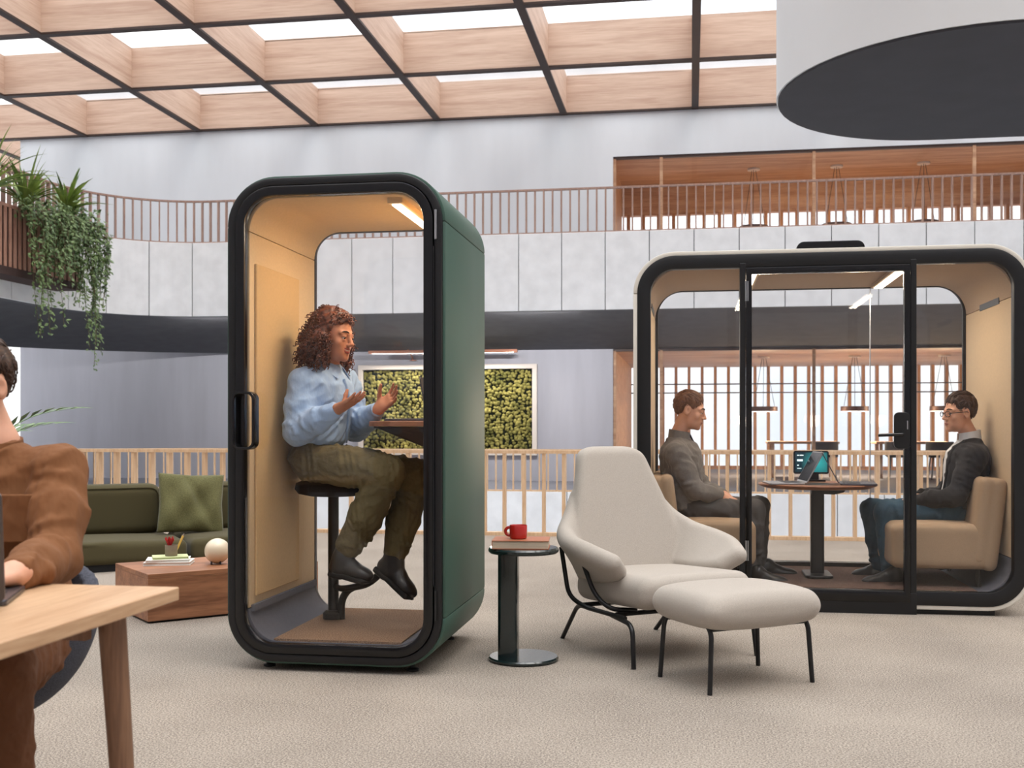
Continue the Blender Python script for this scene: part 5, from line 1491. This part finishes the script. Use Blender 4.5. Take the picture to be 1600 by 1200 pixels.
    # curls
    rr = random.Random(21); mb = MB(); vols = [((0, -0.035, 0.052), 0.116), ((0, -0.085, -0.02), 0.095), ((0.085, -0.030, -0.02), 0.066), ((-0.085, -0.03, -0.02), 0.066),
          ((0.085, -0.015, -0.085), 0.046), ((-0.085, -0.005, -0.09), 0.044), ((0.03, -0.10, -0.09), 0.06), ((-0.03, -0.10, -0.09), 0.06), ((0, 0.035, 0.088), 0.055)]
    qh = SDF(c-0.24, c+0.24, 0.007)
    for p, r in vols: qh.ell(c+HR@V3(*p), (r*0.93,)*3, None, 0.02)
    qh.fn(lambda x, y, z: (lambda a, b, w: np.maximum(np.maximum(0.030-b, np.abs(a)-0.075), w-0.082+0.3*np.abs(a)))(*[(x-c[0])*HR[0,i]+(y-c[1])*HR[1,i]+(z-c[2])*HR[2,i] for i in range(3)]), c-0.24, c+0.24, 0.01, 'sub')
    qh.warp(crease(0.009, 120, 4))
    hair = part('hair', qh.mesh('hair'), M['curls'], F.root)
    def inside_face(l): return l[1] > 0.028 and abs(l[0]) < 0.078 and l[2] < 0.078
    n = 0
    while n < 900:
        p, r = rr.choice(vols); d = np.array([rr.gauss(0, 1) for _ in range(3)]); d = d/np.linalg.norm(d)
        l = np.array(p)+d*r*rr.uniform(0.82, 1.0)
        if inside_face(l) or l[2] < -0.15: continue
        if any(np.linalg.norm(l-np.array(pp)) < r2*0.80 for pp, r2 in vols): continue
        n += 1
        dirn = nrm(d*0.45+np.array([rr.uniform(-.5, .5), rr.uniform(-.5, .2), -0.65])); a = nrm(np.cross(dirn, d+0.01)); b = np.cross(dirn, a)
        L = rr.uniform(0.03, 0.055); rad = rr.uniform(0.0045, 0.0075); ph = rr.uniform(0, 6.28); pts = []
        for k in range(17):
            t = k/16; pp = l+dirn*L*t+(a*math.cos(ph+t*15)+b*math.sin(ph+t*15))*rad-np.array([0, 0, 0.01*t*t])
            pts.append(Vector(c+HR@pp))
        if any(inside_face(l+dirn*L*t) for t in (0.5, 1.0)): continue
        mb.tube(pts, [0.0018+0.0012*math.sin(math.pi*k/16) for k in range(17)], 4, cap=False)
    part('curls', mb, M['curls'], hair, kind='stuff', smooth='all')
woman()

PROF_M = [(0, .165, .115), (.15, .158, .112), (.35, .150, .105), (.6, .170, .12), (.8, .182, .118), (.92, .135, .092), (1.0, .058, .056)]
def seated_man(F, J, HF, up, skin, hair, shoes, top, trousers, seed, g=0.0, top_extra=None, hands=None, hline=None, hgrow=0.008, htop=0.007, tw=0.0):
    HR = frame(HF, up); c = J['hd']
    sh = nrm(J['hipL']-J['hipR']); ss = nrm(J['shL']-J['shR'])
    lo, hi = bounds(list(J.values()), 0.20)
    q = SDF(lo, hi, 0.0048)
    head(q, c, HR)
    q.chain([c+HR@V3(0, -0.02, -0.05), J['neck']+V3(0, 0, 0.02), J['neck']-V3(0, 0, 0.05)], [0.049, 0.052, 0.068], 0.02)
    torso(q, J['pel'], J['neck'], sh, ss, [(t, w*.86, d*.84) for t, w, d in PROF_M])
    for s in 'RL':
        limb(q, [J['sh'+s], J['el'+s], J['wr'+s]], [0.048, 0.040, 0.028])
        limb(q, [J['hip'+s], J['kn'+s], J['an'+s]], [0.075, 0.052, 0.038])
        hand(q, J['wr'+s], *hands[s])
    body = part('body', q.mesh('body'), M[skin], F.root)
    face_bits(body, c, HR, look=(0, 1, -0.3))
    hc = hair_cap(c, HR, c-0.17, c+0.17, 0.0045, hgrow, htop, seed, line=hline)
    ho = part('hair', hc.mesh('hair'), M[hair], F.root)
    hair_strands(c, HR, M[hair], ho, 420, seed, hgrow, htop)
    q = SDF(*bounds([J[k] for k in ('pel','hipR','hipL','knR','knL','anR','anL')], 0.16), 0.0075)
    torso(q, J['pel']-V3(0,0,0.01), J['neck'], sh, ss, [(-.10, .10, .09), (0, .170, .125), (.12, .166, .122), (.2, .158, .116)])
    for s in 'RL':
        a, b, d = J['hip'+s], J['kn'+s], J['an'+s]
        q.chain([a, a*.5+b*.5, b], [0.090, 0.080, 0.066+tw], 0.04)
        q.chain([b, b*.5+d*.5], [0.066+tw, 0.060+tw], 0.03); q.cone(b*.55+d*.45, d, 0.058+tw, 0.048+tw, 0.02, flat=True)
    for i, s in enumerate('RL'):
        a, b, d = J['hip'+s], J['kn'+s], J['an'+s]
        folds(q, a, b, 0.086, 0.068+tw, 0.2, 0.95, 6, seed+40+i, 0.008); folds(q, b, d, 0.064+tw, 0.052+tw, 0.05, 0.95, 6, seed+44+i, 0.007)
    q.warp(crease(0.005, 46, seed+1))
    part('trousers', q.mesh('trousers'), M[trousers], F.root)
    q = SDF(*bounds([J[k] for k in ('pel','neck','shR','shL','elR','elL','wrR','wrL')], 0.17), 0.007)
    torso(q, J['pel'], J['neck'], sh, ss, [(-.02, .150, .112), (.04, .186, .142)]+[(t, w+.018, d+.022) for t, w, d in PROF_M if .1 < t < .95]+[(.97, .095, .085), (1.0, .072, .070)], g)
    for s in 'RL':
        a, b, d = J['sh'+s], J['el'+s], J['wr'+s]
        q.cone(J['neck']-V3(0,0,.04), a, 0.062, 0.066, 0.05)
        q.chain([a, a*.5+b*.5, b], [0.070, 0.066, 0.060], 0.03)
        q.chain([b, b*.5+d*.5, b*.15+d*.85], [0.060, 0.053, 0.043], 0.025)
        q.cone(b*.25+d*.75, b*.0+d*1.0, 0.043, 0.039, 0.008, flat=True)
    for i, s in enumerate('RL'):
        a, b, d = J['sh'+s], J['el'+s], J['wr'+s]
        folds(q, a, b, 0.068, 0.061, 0.15, 1.0, 8, seed+60+i, 0.008); folds(q, b, d, 0.058, 0.045, 0.05, 0.75, 7, seed+64+i, 0.008)
    if top_extra: top_extra(q)
    q.warp(crease(0.0075 if seed == 70 else 0.0055, 44, seed+2))
    up_ = part('jacket' if top in ('blazer',) else 'shirt', q.mesh('shirt'), M[top], F.root)
    return HR, up_, body

def collar_ring(F, parent, nk, r, h, m, tilt, fw):
    rings = []
    f = nrm(fw); s = nrm(np.cross(f, ZD)); n = 28
    vs, fs = [], []
    for k in range(n):
        a = 0.35+(6.283-0.70)*k/(n-1)
        d = f*math.cos(a)+s*math.sin(a)
        for rr_, zz in ((r+.012, -0.02), (r+.006, h), (r, h), (r+.004, -0.02)): vs.append(tuple(nk+d*rr_+V3(0,0,zz+0.012*-math.cos(a))))
    for k in range(n-1):
        for j in range(4): fs.append((k*4+j, k*4+(j+1)%4, (k+1)*4+(j+1)%4, (k+1)*4+j))
    fs += [(0,1,2,3), tuple((n-1)*4+j for j in (3,2,1,0))]
    part('collar', MB().add(vs, fs), m, parent, smooth=True)

# ---- man in grey on the left bench
def man_grey():
    g = lambda x, y, v: on_v(x, y, 6.78+v)
    F = Fig('person', MBP(-0.55, 0.58, 0.138), 'man in grey knit shirt sitting on the left booth bench')
    J = dict(pel=g(1073, 797, .58), neck=g(1059, 686, .58), shR=g(1057, 708, .42), shL=g(1067, 708, .76), elR=g(1086, 766, .40), elL=g(1098, 764, .74),
             wrR=g(1127, 776, .46), wrL=g(1131, 774, .60), hipR=g(1080, 800, .48), hipL=g(1084, 798, .68), knR=g(1179, 797, .44), knL=g(1186, 791, .70),
             anR=g(1177, 896, .42), anL=g(1187, 888, .70), hd=g(1077, 643, .57))
    J = {k: F(v) for k, v in J.items()}
    hd = {'R': (bdir(0.80, 0.45, -0.35), bdir(0.1, 0.3, -1), bdir(0.2, 0.8, 0.3), (30, 40, 25), 0.02), 'L': (bdir(0.75, -0.55, -0.3), bdir(0.1, -0.3, -1), bdir(0.2, -0.8, 0.3), (30, 40, 25), 0.02)}
    HR, top, body = seated_man(F, J, bdir(0.97, -0.10, -0.20), bdir(0.15, 0, 1), 'skin_fair', 'hair_red', None, 'grey_knit', 'grey_trouser', 30, 0.0, hands=hd)
    collar_ring(F, top, J['neck']+bdir(0.6, 0, 0)*0.012+V3(0,0,.02), 0.064, 0.035, M['grey_knit'], 0, UD)
    part('zip', MB().tube([Vector(J['neck']+UD*x+V3(0,0,z)) for x, z in ((0.078, 0.03), (0.112, -0.04), (0.135, -0.12))], 0.006, 6), M['black'], top)
    shoe(F(g(1172, 916, .40)), F(g(1228, 918, .34)), V3(0, 0, 1), boot=J['anR']-V3(0,0,.01), root=F.root)
    shoe(F(g(1188, 905, .72)), F(g(1243, 905, .70)), V3(0, 0, 1), boot=J['anL']-V3(0,0,.01), root=F.root)
man_grey()

# ---- man in black blazer on the right bench
def man_blazer():
    g = lambda x, y, v: on_v(x, y, 6.78+v)
    F = Fig('person', MBP(0.55, 0.58, 0.138), 'man in black blazer, white shirt and glasses sitting on the right booth bench')
    J = dict(pel=g(1499, 797, .58), neck=g(1516, 689, .58), shR=g(1511, 713, .76), shL=g(1523, 713, .41), elR=g(1478, 772, .78), elL=g(1494, 776, .36),
             wrR=g(1424, 780, .62), wrL=g(1428, 783, .44), hipR=g(1492, 800, .68), hipL=g(1490, 800, .48), knR=g(1362, 796, .72), knL=g(1384, 800, .46),
             anR=g(1376, 892, .72), anL=g(1391, 898, .46), hd=g(1499, 647, .56))
    J = {k: F(v) for k, v in J.items()}
    hd = {'L': (bdir(-0.80, 0.40, -0.2), bdir(-0.1, 0.3, -1), bdir(-0.2, 0.8, 0.3), (30, 40, 25), 0.02), 'R': (bdir(-0.75, -0.55, -0.2), bdir(-0.1, -0.3, -1), bdir(-0.2, -0.8, 0.3), (30, 40, 25), 0.02)}
    def open_front(q):      # the blazer hangs open over the shirt
        ax = nrm(J['neck']-J['pel']); ss = nrm(J['shL']-J['shR']); fd = nrm(np.cross(ss, ax)); p = J['pel']
        def f(x, y, z):
            t = ((x-p[0])*ax[0]+(y-p[1])*ax[1]+(z-p[2])*ax[2])/0.52
            a = (x-p[0])*ss[0]+(y-p[1])*ss[1]+(z-p[2])*ss[2]; b = (x-p[0])*fd[0]+(y-p[1])*fd[1]+(z-p[2])*fd[2]
            return np.maximum(np.abs(a)-(0.035+0.055*np.clip(t, 0, 1)), 0.055-b)
        q.fn(f, p-0.3, J['neck']+0.3, 0.01, 'sub')
    HR, top, body = seated_man(F, J, bdir(-0.93, -0.33, -0.04), bdir(0.04, 0, 1), 'skin_fair', 'hair_dark', None, 'blazer', 'denim', 50, 0.0, hands=hd, hgrow=0.008, htop=0.013, tw=0.004, top_extra=open_front)
    c = J['hd']
    # white shirt front between the lapels
    ax = nrm(J['neck']-J['pel']); sh = nrm(J['hipL']-J['hipR']); ss = nrm(J['shL']-J['shR'])
    q = SDF(*bounds([J['pel'], J['neck']], 0.22), 0.008)
    torso(q, J['pel'], J['neck'], sh, ss, [(.04, .09, .135)]+[(t, 0.10+0.03*t, d+.016) for t, w, d in PROF_M if .1 < t < .85]+[(.95, .090, .088), (1.0, .066, .070)], 0.0)
    part('white_shirt', q.mesh('white_shirt'), M['white_shirt'], F.root)
    collar_ring(F, top, J['neck']+V3(0,0,.022)-UD*0.008, 0.063, 0.038, M['white_shirt'], 0, -UD)
    fwd = nrm(np.cross(ss, ax))
    for s in (-1, 1):   # lapels
        pts = [J['pel']*(1-t)+J['neck']*t+fwd*d+ss*s*w for t, d, w in ((.18, .118, .062), (.45, .108, .076), (.68, .112, .092), (.86, .092, .092), (.98, .035, .085))]
        part('lapel', MB().tube([Vector(p) for p in pts], [0.010, 0.017, 0.024, 0.022, 0.014], 8), M['blazer'], top, smooth='all')
    # glasses
    P = lambda x, y, z: Vector(c+HR@V3(x, y, z))
    gl_ = part('glasses', MB().tube([P(0.012, 0.108, 0.010), P(0, 0.110, 0.012), P(-0.012, 0.108, 0.010)], 0.0016, 6), M['black'], F.root)
    for s in (-1, 1):
        rim = [P(s*(0.034+0.023*math.cos(a)*(1 if abs(math.cos(a)) < 2 else 1)), 0.107-0.010*(0.5+0.5*math.cos(a)), 0.004+0.017*math.sin(a)) for a in [6.283*k/24 for k in range(24)]]
        part('rim', MB().tube(rim, 0.0021, 6, closed=True), M['black'], gl_)
        part('temple', MB().tube([P(s*0.057, 0.096, 0.010), P(s*0.078, 0.05, 0.012), P(s*0.082, -0.005, 0.014), P(s*0.080, -0.02, 0.0)], 0.0021, 6), M['black'], gl_)
    shoe(F(g(1408, 917, .44)), F(g(1349, 918, .38)), V3(0, 0, 1), boot=J['anL']-V3(0,0,.02), root=F.root)
    shoe(F(g(1386, 906, .74)), F(g(1335, 906, .72)), V3(0, 0, 1), boot=J['anR']-V3(0,0,.02), root=F.root)
man_blazer()

# ---- man in brown at the desk, cut by the left edge of the frame
def man_brown():
    g = lambda x, y, Y: V3((x-800.0)/FPX*Y, Y, EYE-(y-HORIZON)/FPX*Y)
    F = Fig('person', (-1.33, 2.9, 0), 'man in brown shirt typing at the oak desk, cut by the left edge')
    fw = nrm(V3(0.12, -1, 0)); side = nrm(np.cross(fw, ZD))          # side: his right
    ce = V3(-1.345, 2.93, 0)
    J = dict(pel=ce+V3(0, 0.02, .53), neck=V3(-1.335, 2.86, 1.035), shL=V3(-1.165, 2.83, .985), shR=V3(-1.505, 2.86, .985),
             elL=g(88, 872, 2.70), wrL=g(20, 898, 2.435), elR=V3(-1.62, 2.68, .80), wrR=V3(-1.42, 2.43, .775),
             hipL=ce+V3(.09, 0, .53), hipR=ce+V3(-.09, 0, .53), knL=V3(-1.17, 2.50, .545), knR=V3(-1.46, 2.52, .545),
             anL=V3(-1.17, 2.52, .10), anR=V3(-1.46, 2.55, .10), hd=V3(-1.378, 2.83, 1.20))
    J = {k: F(v) for k, v in J.items()}
    hd = {'L': (nrm(V3(-0.40, -0.85, -0.10)), V3(0, 0, -1), V3(-0.9, 0.3, 0.1), (18, 22, 16), 0.03), 'R': (nrm(V3(0.35, -0.85, -0.10)), V3(0, 0, -1), V3(0.9, 0.3, 0.1), (18, 22, 16), 0.03)}
    HR, top, body = seated_man(F, J, V3(-0.30, -0.95, -0.12), V3(0, 0, 1), 'skin_fair', 'hair_dark', None, 'brown_twill', 'brown_trouser', 70, 0.0, hands=hd, tw=0.014)
    collar_ring(F, top, J['neck']+V3(0,-.012,.008), 0.060, 0.026, M['brown_twill'], 0, fw)
    part('pocket', MB().box(0.05, 0.17, -0.004, 0.004, -0.12, 0.0), M['brown_twill'], top, tuple(J['neck']+V3(-0.01, -0.148, -0.10)), 0.10, bevel=0.004)
    for s in 'LR':
        a = J['an'+s]; shoe(V3(a[0], a[1]+0.05, -F.b[2]+0.012), V3(a[0]+.02, a[1]-0.21, 0.012), V3(0, 0, 1), boot=a, root=F.root)
man_brown()
